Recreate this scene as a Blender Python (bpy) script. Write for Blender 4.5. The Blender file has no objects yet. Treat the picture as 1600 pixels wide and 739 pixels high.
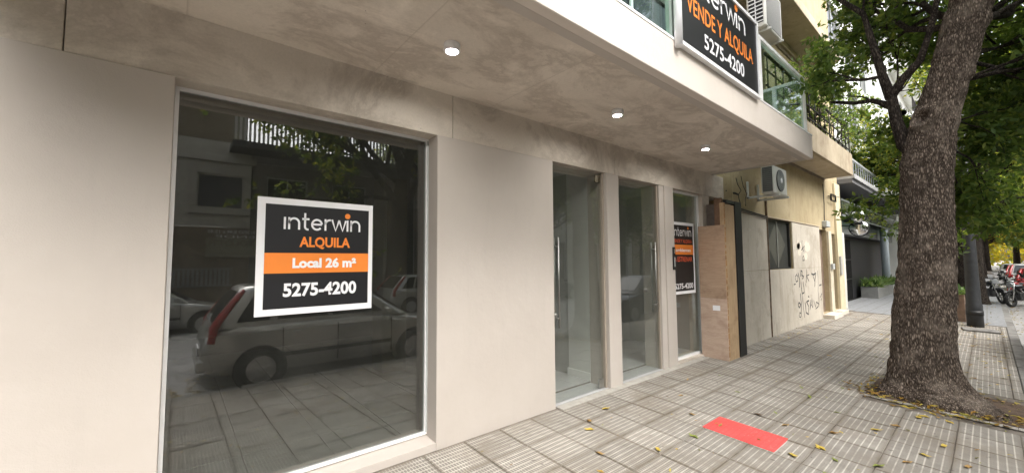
import bpy, math, random
import numpy as np
from mathutils import Vector, Matrix, noise

random.seed(7)
np.random.seed(7)
R = math.radians
sc = bpy.context.scene
col = sc.collection

# ------------------------------------------------------------------ camera
FW = Vector((-0.76339784, 0.64293224, 0.06214389))
RT = Vector((0.64385083, 0.76512289, -0.0065628))
UP = Vector((0.05176715, -0.03500137, 0.99804562))
CAM = Vector((3.22307509, 0.0, 1.65))
cd = bpy.data.cameras.new('camera')
cam = bpy.data.objects.new('camera', cd)
col.objects.link(cam)
m = Matrix((RT, UP, -FW)).transposed().to_4x4()
m.translation = CAM
cam.matrix_world = m
cd.sensor_width = 36.0
cd.lens = 14.0478
cd.clip_start = 0.02
cd.clip_end = 2000
sc.camera = cam

# ------------------------------------------------------------------ sky, sun, exposure
SUN_EL, SUN_AZ = 50.0, 98.0          # azimuth measured from +Y towards +X
w = bpy.data.worlds.new('World')
sc.world = w
w.use_nodes = True
wn = w.node_tree
for n in list(wn.nodes):
    wn.nodes.remove(n)
sky = wn.nodes.new('ShaderNodeTexSky')
sky.sky_type = 'NISHITA'
sky.sun_disc = False
sky.sun_elevation = R(SUN_EL)
sky.sun_rotation = R(SUN_AZ)
sky.air_density = 1.0
sky.dust_density = 5.0
sky.ozone_density = 0.6
hs = wn.nodes.new('ShaderNodeHueSaturation')
hs.inputs['Saturation'].default_value = 0.28
bg = wn.nodes.new('ShaderNodeBackground')
bg.inputs['Strength'].default_value = 0.15
wo = wn.nodes.new('ShaderNodeOutputWorld')
wn.links.new(sky.outputs[0], hs.inputs['Color'])
wn.links.new(hs.outputs[0], bg.inputs['Color'])
wn.links.new(bg.outputs[0], wo.inputs['Surface'])

sd = bpy.data.lights.new('sun', 'SUN')
sd.energy = 0.5
sd.angle = R(70)
sd.color = (1.0, 0.97, 0.92)
sun = bpy.data.objects.new('sun', sd)
col.objects.link(sun)
ax, el = R(SUN_AZ), R(SUN_EL)
sdir = Vector((math.sin(ax) * math.cos(el), math.cos(ax) * math.cos(el), math.sin(el)))
sun.rotation_euler = sdir.to_track_quat('Z', 'Y').to_euler()
sun.location = (6, 5, 30)

sc.view_settings.view_transform = 'Standard'
sc.view_settings.look = 'None'
sc.view_settings.exposure = 1.9
sc.view_settings.gamma = 1.0
sc.cycles.use_denoising = True
sc.cycles.max_bounces = 8
sc.cycles.diffuse_bounces = 4
sc.cycles.glossy_bounces = 4
sc.cycles.transparent_max_bounces = 24
sc.cycles.sample_clamp_indirect = 6.0
sc.cycles.caustics_reflective = False
sc.cycles.caustics_refractive = False


# ------------------------------------------------------------------ helpers
class MB:
    """collects faces into one mesh"""
    def __init__(s):
        s.v = []
        s.f = []
        s.sm = []

    def quad(s, *p):
        i = len(s.v)
        s.v += [tuple(q) for q in p]
        s.f.append(tuple(range(i, i + len(p))))
        s.sm.append(False)
        return s

    def box(s, x0, x1, y0, y1, z0, z1):
        i = len(s.v)
        s.v += [(x0, y0, z0), (x1, y0, z0), (x1, y1, z0), (x0, y1, z0), (x0, y0, z1), (x1, y0, z1), (x1, y1, z1), (x0, y1, z1)]
        for f in ((0, 3, 2, 1), (4, 5, 6, 7), (0, 1, 5, 4), (1, 2, 6, 5), (2, 3, 7, 6), (3, 0, 4, 7)):
            s.f.append(tuple(i + k for k in f))
            s.sm.append(False)
        return s

    def bbox(s, x0, x1, y0, y1, z0, z1, b=0.01):
        """box with chamfered edges"""
        X, Y, Z = (x0, x1), (y0, y1), (z0, z1)
        i = len(s.v)
        idx = {}
        for a in (0, 1):
            for c in (0, 1):
                for d in (0, 1):
                    sx, sy, sz = (1 - 2 * a) * b, (1 - 2 * c) * b, (1 - 2 * d) * b
                    for k, p in enumerate(((X[a], Y[c] + sy, Z[d] + sz), (X[a] + sx, Y[c], Z[d] + sz), (X[a] + sx, Y[c] + sy, Z[d]))):
                        idx[a, c, d, k] = len(s.v)
                        s.v.append(p)
        def F(*q):
            s.f.append(tuple(q))
            s.sm.append(False)
        g = lambda a, c, d, k: idx[a, c, d, k]
        for a in (0, 1):
            q = [g(a, 0, 0, 0), g(a, 1, 0, 0), g(a, 1, 1, 0), g(a, 0, 1, 0)]
            F(*(q if a else q[::-1]))
            q = [g(0, a, 0, 1), g(1, a, 0, 1), g(1, a, 1, 1), g(0, a, 1, 1)]
            F(*(q[::-1] if a else q))
            q = [g(0, 0, a, 2), g(1, 0, a, 2), g(1, 1, a, 2), g(0, 1, a, 2)]
            F(*(q if a else q[::-1]))
        for a in (0, 1):
            for c in (0, 1):
                F(g(a, c, 0, 0), g(a, c, 1, 0), g(a, c, 1, 1), g(a, c, 0, 1))
                F(g(a, 0, c, 0), g(a, 1, c, 0), g(a, 1, c, 2), g(a, 0, c, 2))
                F(g(0, a, c, 1), g(1, a, c, 1), g(1, a, c, 2), g(0, a, c, 2))
                for d in (0, 1):
                    F(g(a, c, d, 0), g(a, c, d, 1), g(a, c, d, 2))
        return s

    def tube(s, pts, rad, n=8, cap=True, smooth=True):
        pts = [Vector(p) for p in pts]
        if not hasattr(rad, '__len__'):
            rad = [rad] * len(pts)
        i0 = len(s.v)
        up = None
        for k, p in enumerate(pts):
            t = (pts[min(k + 1, len(pts) - 1)] - pts[max(k - 1, 0)])
            if t.length < 1e-9:
                t = Vector((0, 0, 1))
            t.normalize()
            if up is None:
                up = t.orthogonal().normalized()
            else:
                up = (up - t * up.dot(t))
                if up.length < 1e-6:
                    up = t.orthogonal()
                up.normalize()
            sd_ = t.cross(up)
            for j in range(n):
                a = 2 * math.pi * j / n
                s.v.append(tuple(p + (up * math.cos(a) + sd_ * math.sin(a)) * rad[k]))
        for k in range(len(pts) - 1):
            for j in range(n):
                a, b = i0 + k * n + j, i0 + k * n + (j + 1) % n
                s.f.append((a, b, b + n, a + n))
                s.sm.append(smooth)
        if cap:
            s.f.append(tuple(i0 + j for j in reversed(range(n))))
            s.sm.append(False)
            e = i0 + (len(pts) - 1) * n
            s.f.append(tuple(e + j for j in range(n)))
            s.sm.append(False)
        return s

    def lathe(s, prof, n=24, c=(0, 0, 0), axis='z', smooth=True):
        """prof: list of (r, h)"""
        i0 = len(s.v)
        for r, h in prof:
            for j in range(n):
                a = 2 * math.pi * j / n
                x, y = r * math.cos(a), r * math.sin(a)
                q = (x, y, h) if axis == 'z' else ((h, x, y) if axis == 'x' else (y, h, x))
                s.v.append((q[0] + c[0], q[1] + c[1], q[2] + c[2]))
        for k in range(len(prof) - 1):
            for j in range(n):
                a, b = i0 + k * n + j, i0 + k * n + (j + 1) % n
                s.f.append((a, b, b + n, a + n))
                s.sm.append(smooth)
        s.f.append(tuple(i0 + j for j in reversed(range(n))))
        s.sm.append(False)
        e = i0 + (len(prof) - 1) * n
        s.f.append(tuple(e + j for j in range(n)))
        s.sm.append(False)
        return s

    def grid(s, P, smooth=True, flip=False):
        """P[i][j] points"""
        i0 = len(s.v)
        ni, nj = len(P), len(P[0])
        for row in P:
            s.v += [tuple(q) for q in row]
        for i in range(ni - 1):
            for j in range(nj - 1):
                a = i0 + i * nj + j
                q = (a, a + 1, a + nj + 1, a + nj)
                s.f.append(q[::-1] if flip else q)
                s.sm.append(smooth)
        return s

    def xf(s, fn, i0=0):
        s.v = s.v[:i0] + [tuple(fn(Vector(q))) for q in s.v[i0:]]
        return s

    def mesh(s, name, mat):
        me = bpy.data.meshes.new(name)
        me.from_pydata(s.v, [], s.f)
        me.polygons.foreach_set('use_smooth', s.sm)
        if mat:
            me.materials.append(mat)
        me.update()
        return me

    def build(s, name, mat, parent=None, loc=None):
        o = bpy.data.objects.new(name, s.mesh(name, mat))
        col.objects.link(o)
        if parent:
            o.parent = parent
        if loc:
            o.location = loc
        return o


def fast_quads(name, V, mat):
    """V: (n,4,3) numpy -> mesh of loose quads"""
    n = len(V)
    me = bpy.data.meshes.new(name)
    me.vertices.add(n * 4)
    me.vertices.foreach_set('co', V.reshape(-1).astype(np.float32))
    me.loops.add(n * 4)
    me.loops.foreach_set('vertex_index', np.arange(n * 4, dtype=np.int32))
    me.polygons.add(n)
    me.polygons.foreach_set('loop_start', np.arange(0, n * 4, 4, dtype=np.int32))
    me.update(calc_edges=True)
    me.materials.append(mat)
    return me


def tag(o, label=None, cat=None, group=None, kind=None):
    if label:
        o['label'] = label
    if cat:
        o['category'] = cat
    if group:
        o['group'] = group
    if kind:
        o['kind'] = kind
    return o


def empty(name, loc=(0, 0, 0), rz=0.0, label=None, cat=None, group=None):
    o = bpy.data.objects.new(name, None)
    col.objects.link(o)
    o.location = loc
    o.rotation_euler = (0, 0, rz)
    return tag(o, label, cat, group)


def copy_tree(o, parent=None):
    c = o.copy()
    col.objects.link(c)
    if parent:
        c.parent = parent
    for ch in list(o.children):
        copy_tree(ch, c)
    return c


# ------------------------------------------------------------------ materials
class NT:
    def __init__(s, name):
        s.m = bpy.data.materials.new(name)
        s.m.use_nodes = True
        s.t = s.m.node_tree
        s.t.nodes.clear()
        s.out = s.t.nodes.new('ShaderNodeOutputMaterial')

    def n(s, kind, **kw):
        nd = s.t.nodes.new('ShaderNode' + kind)
        for k, v in kw.items():
            if k.startswith('i_'):
                nd.inputs[k[2:].replace('_', ' ')].default_value = v
            else:
                setattr(nd, k, v)
        return nd

    def l(s, a, b):
        s.t.links.new(a, b)

    def coord(s, kind='Object', scale=(1, 1, 1)):
        if kind == 'World':
            c = s.n('NewGeometry').outputs['Position']
        else:
            c = s.n('TexCoord').outputs[kind]
        mp = s.n('Mapping')
        mp.inputs['Scale'].default_value = scale
        s.l(c, mp.inputs[0])
        return mp.outputs[0]

    def noise(s, vec, scale, detail=4, rough=.55, dist=0.0):
        nd = s.n('TexNoise')
        nd.inputs['Scale'].default_value = scale
        nd.inputs['Detail'].default_value = detail
        nd.inputs['Roughness'].default_value = rough
        nd.inputs['Distortion'].default_value = dist
        s.l(vec, nd.inputs['Vector'])
        return nd.outputs['Fac']

    def ramp(s, fac, stops):
        r = s.n('ValToRGB')
        e = r.color_ramp.elements
        while len(e) < len(stops):
            e.new(0.5)
        for k, (p, c) in enumerate(stops):
            e[k].position = p
            e[k].color = (c, c, c, 1) if not hasattr(c, '__len__') else (c[0], c[1], c[2], 1)
        s.l(fac, r.inputs[0])
        return r.outputs[0]

    def mix(s, fac, a, b, mode='MIX'):
        nd = s.n('MixRGB', blend_type=mode)
        for k_, v in enumerate((fac, a, b)):
            sock = nd.inputs[k_]
            if hasattr(v, 'is_linked'):
                s.l(v, sock)
            elif hasattr(v, '__len__'):
                sock.default_value = (v[0], v[1], v[2], 1)
            else:
                sock.default_value = v if k_ == 0 else (v, v, v, 1)
        return nd.outputs[0]

    def math(s, op, a, b=None, c=None):
        nd = s.n('Math', operation=op)
        for k, v in enumerate((a, b, c)):
            if v is None:
                continue
            if hasattr(v, 'is_linked'):
                s.l(v, nd.inputs[k])
            else:
                nd.inputs[k].default_value = v
        return nd.outputs[0]

    def bump(s, h, strength=.3, dist=.01, normal=None):
        b = s.n('Bump')
        b.inputs['Strength'].default_value = strength
        b.inputs['Distance'].default_value = dist
        s.l(h, b.inputs['Height'])
        if normal:
            s.l(normal, b.inputs['Normal'])
        return b.outputs[0]

    def finish(s, color, rough=.6, normal=None, metal=0.0, spec=.5, **kw):
        p = s.n('BsdfPrincipled')
        if hasattr(color, 'is_linked'):
            s.l(color, p.inputs['Base Color'])
        else:
            p.inputs['Base Color'].default_value = (*color, 1)
        if hasattr(rough, 'is_linked'):
            s.l(rough, p.inputs['Roughness'])
        else:
            p.inputs['Roughness'].default_value = rough
        p.inputs['Metallic'].default_value = metal
        p.inputs['Specular IOR Level'].default_value = spec
        for k, v in kw.items():
            p.inputs[k.replace('_', ' ')].default_value = v
        if normal:
            s.l(normal, p.inputs['Normal'])
        s.l(p.outputs[0], s.out.inputs[0])
        return s.m


def plain(name, c, rough=.6, metal=0.0, var=.12, scale=6.0, spec=.5, bump=0.0):
    t = NT(name)
    v = t.coord('World')
    f = t.noise(v, scale, 5)
    k = t.ramp(f, ((.3, 1 - var), (.7, 1 + var)))
    cc = t.mix(1.0, c, k, 'MULTIPLY')
    nm = t.bump(t.noise(v, scale * 14, 3), bump, .004) if bump else None
    return t.finish(cc, rough, nm, metal, spec)


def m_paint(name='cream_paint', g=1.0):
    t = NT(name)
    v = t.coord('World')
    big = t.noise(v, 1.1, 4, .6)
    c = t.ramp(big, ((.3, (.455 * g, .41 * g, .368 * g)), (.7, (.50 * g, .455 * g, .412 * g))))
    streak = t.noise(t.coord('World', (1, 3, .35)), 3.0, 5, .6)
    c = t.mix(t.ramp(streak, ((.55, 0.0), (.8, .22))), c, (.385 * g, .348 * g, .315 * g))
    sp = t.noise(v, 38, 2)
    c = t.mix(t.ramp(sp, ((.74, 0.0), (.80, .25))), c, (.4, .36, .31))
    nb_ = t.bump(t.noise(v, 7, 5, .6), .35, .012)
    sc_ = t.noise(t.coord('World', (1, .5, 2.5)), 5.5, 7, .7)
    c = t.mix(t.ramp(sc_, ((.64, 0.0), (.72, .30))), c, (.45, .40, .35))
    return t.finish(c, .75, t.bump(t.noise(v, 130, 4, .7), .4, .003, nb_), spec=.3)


def m_concrete(name, lo, hi, dark, seam=False):
    t = NT(name)
    v = t.coord('World')
    big = t.noise(v, .9, 6, .62, .6)
    c = t.ramp(big, ((.28, lo), (.72, hi)))
    st = t.noise(t.coord('World', (1.5, .8, 1.0)), 1.5, 9, .70, .5)
    c = t.mix(t.ramp(st, ((.46, 0.0), (.57, .55), (.62, .12), (.72, .75))), c, dark)
    pale = t.noise(v, 1.9, 6, .65, .3)
    c = t.mix(t.ramp(pale, ((.58, 0.0), (.72, .45))), c, tuple(min(1, x * 1.25) for x in hi))
    vo = t.n('TexVoronoi')
    vo.inputs['Scale'].default_value = 15
    t.l(v, vo.inputs['Vector'])
    pit = t.ramp(vo.outputs['Distance'], ((.035, 1.0), (.07, 0.0)))
    gate = t.ramp(t.noise(v, 2.1, 2), ((.55, 0.0), (.62, 1.0)))
    pit = t.math('MULTIPLY', pit, gate)
    c = t.mix(pit, c, tuple(x * .3 for x in dark))
    fine = t.noise(v, 60, 5, .7)
    c = t.mix(.25, c, t.ramp(fine, ((.3, .55), (.7, 1.0))), 'MULTIPLY')
    # faint board marks of the shuttering
    if seam:
        sx = t.n('SeparateXYZ')
        t.l(v, sx.inputs[0])
        fy = t.math('FRACT', t.math('MULTIPLY', sx.outputs[1], 1 / 1.22))
        ln = t.ramp(fy, ((.0, 1.0), (.012, 0.0)))
        c = t.mix(t.math('MULTIPLY', ln, .5), c, dark)
    h = t.math('ADD', t.math('MULTIPLY', fine, .4), t.math('MULTIPLY', st, 1.2))
    h = t.math('SUBTRACT', h, t.math('MULTIPLY', pit, 1.5))
    return t.finish(c, .85, t.bump(h, .35, .008), spec=.25)


P = 0.415            # pitch of the square paving tiles
TX0, TY0 = 2.10, 3.34
SLOPE = -0.045


def m_tile():
    t = NT('paving_tile_cement')
    v = t.n('NewGeometry').outputs['Position']
    sx = t.n('SeparateXYZ')
    t.l(v, sx.inputs[0])
    X = t.math('MULTIPLY', t.math('SUBTRACT', sx.outputs[0], TX0), 1 / P)
    Y = t.math('MULTIPLY', t.math('SUBTRACT', sx.outputs[1], TY0), 1 / P)
    fx8 = t.math('FRACT', t.math('MULTIPLY', X, 8.0))
    fy8 = t.math('FRACT', t.math('MULTIPLY', Y, 16.0))
    gx = t.math('ABSOLUTE', t.math('SUBTRACT', fx8, .5))      # .5 at the groove
    gy = t.math('ABSOLUTE', t.math('SUBTRACT', fy8, .5))
    groove_x = t.ramp(gx, ((.37, 0.0), (.43, 1.0)))
    groove_y = t.ramp(gy, ((.28, 0.0), (.40, 1.0)))
    wn_ = t.n('TexWhiteNoise')
    wn_.noise_dimensions = '2D'
    cm = t.n('CombineXYZ')
    t.l(t.math('FLOOR', X), cm.inputs[0])
    t.l(t.math('FLOOR', Y), cm.inputs[1])
    t.l(cm.outputs[0], wn_.inputs['Vector'])
    rnd = wn_.outputs['Value']
    big = t.noise(v, 1.3, 5, .6)
    mid = t.noise(v, 6.0, 6, .65)
    fine = t.noise(v, 55, 4, .7)
    pad = t.ramp(mid, ((.3, (.145, .132, .115)), (.7, (.21, .195, .172))))
    line = t.ramp(mid, ((.3, (.34, .315, .275)), (.7, (.48, .45, .40))))
    half = t.math('MULTIPLY', groove_y, .72)
    g = t.math('MAXIMUM', groove_x, half)
    c = t.mix(g, pad, line)
    # worn flat patches where the relief is filled
    worn = t.ramp(t.noise(v, 2.6, 5, .7), ((.50, 0.0), (.66, .85)))
    c = t.mix(worn, c, t.ramp(fine, ((.3, (.195, .18, .158)), (.7, (.265, .245, .218)))))
    k = t.math('ADD', t.math('MULTIPLY', t.math('POWER', rnd, 1.6), .24), .92)
    kk = t.n('CombineXYZ')
    for i in range(3):
        t.l(k, kk.inputs[i])
    c = t.mix(1.0, c, kk.outputs[0], 'MULTIPLY')
    # dirt in the joints
    fx = t.math('ABSOLUTE', t.math('SUBTRACT', t.math('FRACT', X), .5))
    fy = t.math('ABSOLUTE', t.math('SUBTRACT', t.math('FRACT', Y), .5))
    e = t.math('MAXIMUM', fx, fy)
    e = t.math('ADD', e, t.math('MULTIPLY', t.math('SUBTRACT', mid, .5), .16))
    ed = t.math('MULTIPLY', t.ramp(e, ((.425, 0.0), (.485, .8))), t.ramp(big, ((.3, .25), (.62, 1.0))))
    c = t.mix(ed, c, (.155, .13, .10))
    dirt = t.math('MULTIPLY', t.ramp(big, ((.46, 0.0), (.70, .8))), t.ramp(mid, ((.35, .35), (.6, 1.0))))
    c = t.mix(dirt, c, (.17, .142, .11))
    gum = t.ramp(t.noise(v, 17, 1), ((.735, 0.0), (.75, .7)))
    c = t.mix(gum, c, (.10, .09, .08))
    sp = t.ramp(t.noise(v, 90, 2), ((.68, 0.0), (.73, .6)))
    c = t.mix(sp, c, (.09, .075, .06))
    h = t.math('SUBTRACT', t.math('MULTIPLY', fine, .25), t.math('MULTIPLY', t.math('SUBTRACT', 1.0, worn), g))
    return t.finish(c, .85, t.bump(h, .45, .004), spec=.25)


def m_bark(name, lo, mid_, hi, pale=.5):
    t = NT(name)
    vo = t.n('TexVoronoi')
    vo.feature = 'DISTANCE_TO_EDGE'
    vo.inputs['Scale'].default_value = 1.0
    cv = t.coord('Object', (58, 58, 15))
    wob = t.n('TexNoise')
    wob.inputs['Scale'].default_value = .6
    t.l(cv, wob.inputs['Vector'])
    ad = t.mix(.9, cv, wob.outputs['Color'], 'ADD')
    t.l(ad, vo.inputs['Vector'])
    v = t.coord('Object')
    n1 = t.noise(t.coord('Object', (1, 1, .33)), 34, 7, .75)
    dd_ = t.math('ADD', vo.outputs['Distance'], t.math('MULTIPLY', t.math('SUBTRACT', n1, .5), 1.1))
    crack = t.ramp(dd_, ((.0, 0.0), (.30, 1.0)))
    c = t.ramp(dd_, ((-.0, tuple(x * .45 for x in lo)), (.14, lo), (.34, mid_), (.95, hi)))
    big = t.noise(v, 3.5, 5, .65)
    c = t.mix(t.ramp(big, ((.5, 0.0), (.75, pale))), c, hi)
    h = t.math('ADD', t.math('MULTIPLY', crack, 1.0), t.math('MULTIPLY', n1, .7))
    return t.finish(c, .92, t.bump(h, .9, .018), spec=.15)


def m_leaf(name, cols, trans=.55):
    t = NT(name)
    g = t.n('NewGeometry')
    rnd = g.outputs['Random Per Island']
    stops = [(i / max(1, len(cols) - 1), c) for i, c in enumerate(cols)]
    c = t.ramp(rnd, stops)
    d = t.n('BsdfPrincipled')
    t.l(c, d.inputs['Base Color'])
    d.inputs['Roughness'].default_value = .5
    d.inputs['Specular IOR Level'].default_value = .35
    tr = t.n('BsdfTranslucent')
    t.l(t.mix(1.0, c, (1.8, 1.7, .85), 'MULTIPLY'), tr.inputs['Color'])
    mx = t.n('MixShader')
    mx.inputs[0].default_value = trans
    t.l(d.outputs[0], mx.inputs[1])
    t.l(tr.outputs[0], mx.inputs[2])
    t.l(mx.outputs[0], t.out.inputs[0])
    return t.m


def m_glass(name, tint=(.93, .96, .94), dust=.0, f0=.045):
    """thin pane: straight transmission plus mirror reflection by angle"""
    t = NT(name)
    lw = t.n('LayerWeight')
    lw.inputs['Blend'].default_value = .5
    f5 = t.math('POWER', lw.outputs['Facing'], 5.0)
    fr = t.math('ADD', t.math('MULTIPLY', f5, 1 - f0), f0)
    tr = t.n('BsdfTransparent')
    tr.inputs['Color'].default_value = (*tint, 1)
    gl = t.n('BsdfGlossy')
    gl.inputs['Roughness'].default_value = 0.0
    mx = t.n('MixShader')
    t.l(fr, mx.inputs[0])
    t.l(tr.outputs[0], mx.inputs[1])
    t.l(gl.outputs[0], mx.inputs[2])
    last = mx
    if dust:
        df = t.n('BsdfDiffuse')
        df.inputs['Color'].default_value = (.55, .55, .5, 1)
        m2 = t.n('MixShader')
        f = t.noise(t.coord('World', (1, 1, .6)), 2.2, 6, .65)
        t.l(t.ramp(f, ((.35, dust * .3), (.75, dust))), m2.inputs[0])
        t.l(mx.outputs[0], m2.inputs[1])
        t.l(df.outputs[0], m2.inputs[2])
        last = m2
    t.l(last.outputs[0], t.out.inputs[0])
    return t.m


def m_wood(name, a, b, dark, s=(1, 9, .7)):
    t = NT(name)
    v = t.coord('World', s)
    n1 = t.noise(v, 5.0, 7, .68, 1.2)
    c = t.ramp(n1, ((.25, a), (.6, b), (.8, tuple(x * 1.1 for x in b))))
    big = t.noise(t.coord('World'), 2.0, 6, .6, .8)
    c = t.mix(t.ramp(big, ((.5, 0.0), (.66, .55))), c, dark)
    return t.finish(c, .8, t.bump(n1, .4, .004), spec=.2)


def m_wallold(name, lo, hi, stain, zs=.3):
    t = NT(name)
    v = t.coord('World')
    big = t.noise(v, .8, 7, .65, .4)
    c = t.ramp(big, ((.28, lo), (.7, hi)))
    streak = t.noise(t.coord('World', (2.2, 2.2, zs)), 1.9, 8, .72, .5)
    c = t.mix(t.ramp(streak, ((.50, 0.0), (.74, .6))), c, stain)
    blot = t.noise(v, 1.7, 8, .72, .3)
    c = t.mix(t.ramp(blot, ((.52, 0.0), (.70, .55))), c, tuple(x * .85 for x in stain))
    sp = t.noise(v, 14, 5, .7)
    c = t.mix(t.ramp(sp, ((.60, 0.0), (.72, .45))), c, tuple(x * .6 for x in stain))
    ch = t.noise(v, 4.2, 6, .75, 1.0)
    c = t.mix(t.ramp(ch, ((.62, 0.0), (.68, .6))), c, tuple(min(1, x * 1.2) for x in hi))
    return t.finish(c, .9, t.bump(t.noise(v, 45, 6, .7), .4, .006), spec=.2)


def m_road():
    t = NT('asphalt')
    v = t.coord('World')
    c = t.ramp(t.noise(v, 1.2, 6), ((.3, (.25, .243, .235)), (.7, (.33, .322, .31))))
    f = t.noise(v, 120, 3)
    c = t.mix(.5, c, t.ramp(f, ((.3, .5), (.7, 1.5))), 'MULTIPLY')
    return t.finish(c, .85, t.bump(f, .5, .006), spec=.3)


def m_carpaint(name, c):
    t = NT(name)
    return t.finish(c, .32, None, .55, .5, Coat_Weight=.8, Coat_Roughness=.06)


def m_emit(name, c, s):
    t = NT(name)
    e = t.n('Emission')
    e.inputs['Color'].default_value = (*c, 1)
    e.inputs['Strength'].default_value = s
    t.l(e.outputs[0], t.out.inputs[0])
    return t.m


PAINT = m_paint()
PAINT_LIT = m_paint('cream_paint_lit', 1.32)  # same cream paint, lightened to put the balcony edge's stronger light in its colour
CONC = m_concrete('raw_concrete_beam', (.55, .495, .425), (.72, .655, .575), (.34, .29, .24))
SOFF = m_concrete('raw_concrete_soffit', (.60, .535, .46), (.76, .69, .605), (.36, .30, .245), True)
TILE = m_tile()
GROUT = plain('joint_dirt', (.14, .12, .10), .95, var=.4, scale=9)
BARK = m_bark('plane_tree_bark', (.12, .093, .074), (.27, .215, .172), (.47, .395, .325))
BARKD = m_bark('dark_street_tree_bark', (.045, .036, .03), (.095, .076, .062), (.18, .15, .125), .3)
LEAF = m_leaf('green_leaf', ((.04, .075, .022), (.075, .13, .034), (.11, .175, .045), (.095, .15, .045), (.22, .27, .07)))
LEAFD = m_leaf('street_leaf', ((.045, .08, .024), (.085, .145, .036), (.14, .20, .045), (.22, .26, .055), (.36, .35, .06)))
LEAFY = m_leaf('yellow_autumn_leaf', ((.20, .23, .04), (.36, .33, .05), (.48, .37, .05), (.14, .20, .04)))
FALLEN = m_leaf('fallen_leaf', ((.42, .28, .03), (.30, .17, .03), (.13, .075, .03), (.16, .17, .04), (.50, .38, .06), (.08, .05, .03)), .15)
GLASS = m_glass('window_glass', (.62, .64, .62), .03, .155)
GLASSD = m_glass('door_glass', (.92, .94, .925), .05, .10)
GLASSB = m_glass('balustrade_glass', (.80, .92, .88), .0)
PANE = m_glass('dark_pane', (.25, .27, .27), .0)
ALU = plain('white_aluminium', (.84, .84, .84), .4, var=.05, spec=.5)
GREYF = plain('grey_silicone', (.42, .44, .43), .5, var=.05)
STEEL = plain('brushed_steel', (.42, .42, .40), .42, 1.0, .08, 30)
BLACKP = plain('black_print', (.012, .012, .014), .42, var=.1, scale=3)
WHITEP = plain('white_print', (.82, .82, .84), .5, var=.03)
ORANGEP = plain('orange_print', (.87, .25, .035), .5, var=.05)
REDP = plain('red_print', (.75, .12, .05), .5, var=.05)
BLACKM = plain('black_metal', (.018, .018, .018), .5, .3, .2)
RUBBER = plain('rubber', (.018, .018, .018), .8, var=.2)
DGLASS = plain('dark_car_glass', (.012, .014, .015), .04, var=.05, spec=.7)
CHROME = plain('chrome', (.7, .7, .7), .12, 1.0, .03)
REDL = plain('red_lamp', (.35, .02, .02), .15, var=.1, spec=.7)
LAMPC = plain('clear_lamp', (.6, .62, .63), .1, .4, .05, spec=.8)
INTW = plain('interior_white_wall', (.62, .62, .59), .8, var=.04)
INTG = plain('interior_grey_wall', (.40, .40, .385), .85, var=.08, scale=2)
INTF = plain('interior_floor_tile', (.46, .46, .46), .35, var=.10, scale=3)
CEIL = plain('interior_ceiling', (.45, .45, .44), .9, var=.05)
YELW = m_wallold('yellowed_plaster', (.35, .285, .17), (.46, .38, .245), (.26, .195, .115), .5)
GREYW = m_wallold('stained_grey_render', (.42, .38, .315), (.57, .525, .45), (.30, .245, .185), .25)
BEIGE = m_wallold('beige_old_concrete', (.42, .35, .25), (.55, .47, .35), (.30, .23, .16))
PLY = m_wood('weathered_plywood', (.30, .20, .135), (.42, .30, .21), (.15, .095, .065), (1, 1.2, 9))
PLYG = m_wood('greyed_plywood', (.42, .30, .23), (.54, .41, .32), (.32, .21, .15), (1, 2, 5))
PLANK = m_wood('pale_plank', (.34, .23, .135), (.47, .34, .21), (.25, .16, .09), (7, 7, .6))
DARKG = plain('dark_grey_render', (.10, .10, .105), .8, var=.15)
MIDG = plain('mid_grey_render', (.30, .30, .30), .85, var=.12, scale=2)
WHITEW = plain('white_render', (.72, .72, .70), .85, var=.06, scale=1.5)
PALEW = m_wallold('pale_render', (.46, .44, .39), (.60, .58, .52), (.36, .33, .28))
BROWNW = m_wallold('brown_render', (.20, .16, .12), (.30, .25, .19), (.13, .11, .09))
KERB = m_concrete('granite_kerb', (.17, .165, .155), (.27, .26, .245), (.10, .09, .08))
ROAD = m_road()
SOIL = plain('soil', (.085, .055, .035), .95, var=.5, scale=18, bump=.8)
GREYT = plain('grey_paving', (.21, .215, .22), .8, var=.2, scale=12, bump=.4)
IRON = plain('dark_iron', (.03, .026, .024), .6, .4, .3)


# ------------------------------------------------------------------ ground, pavement, kerb, road
def gz(x):
    if x <= 0:
        return 0.0
    if x <= 3.6:
        return SLOPE * x
    if x <= 12.3:
        t = (x - 3.6) / 8.7
        return -.31 + .12 * 4 * t * (1 - t)
    return -.16 + (x - 12.3) * .03


ground = MB()
ground.quad((-400, -400, -.6), (400, -400, -.6), (400, 700, -.6), (-400, 700, -.6))
tag(ground.build('ground', SOIL), kind='structure')

b = MB()
xs = [3.6 + 8.7 * i / 14 for i in range(15)]
b.grid([[(x, y, gz(x + 1e-4) if x > 3.6 else -.31) for y in (-60, -20, -5, 0, 5, 10, 20, 40, 80, 160, 400)] for x in xs], flip=True)
tag(b.build('road', ROAD), kind='structure')

# near pavement: bed with single tiles on it
pav = MB()
pav.grid([[(x, y, gz(x) - .010) for y in (-40, -10, 0, 8, 16.6, 40, 400)] for x in (-.4, 0.001, 3.44)], smooth=False, flip=True)
pav = tag(pav.build('pavement', GROUT), kind='structure')
PIT = (2.08, 3.44, 6.86, 8.15)                    # soil round the tree
RED = (1.245, 1.889, 4.203, 4.614)

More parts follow.
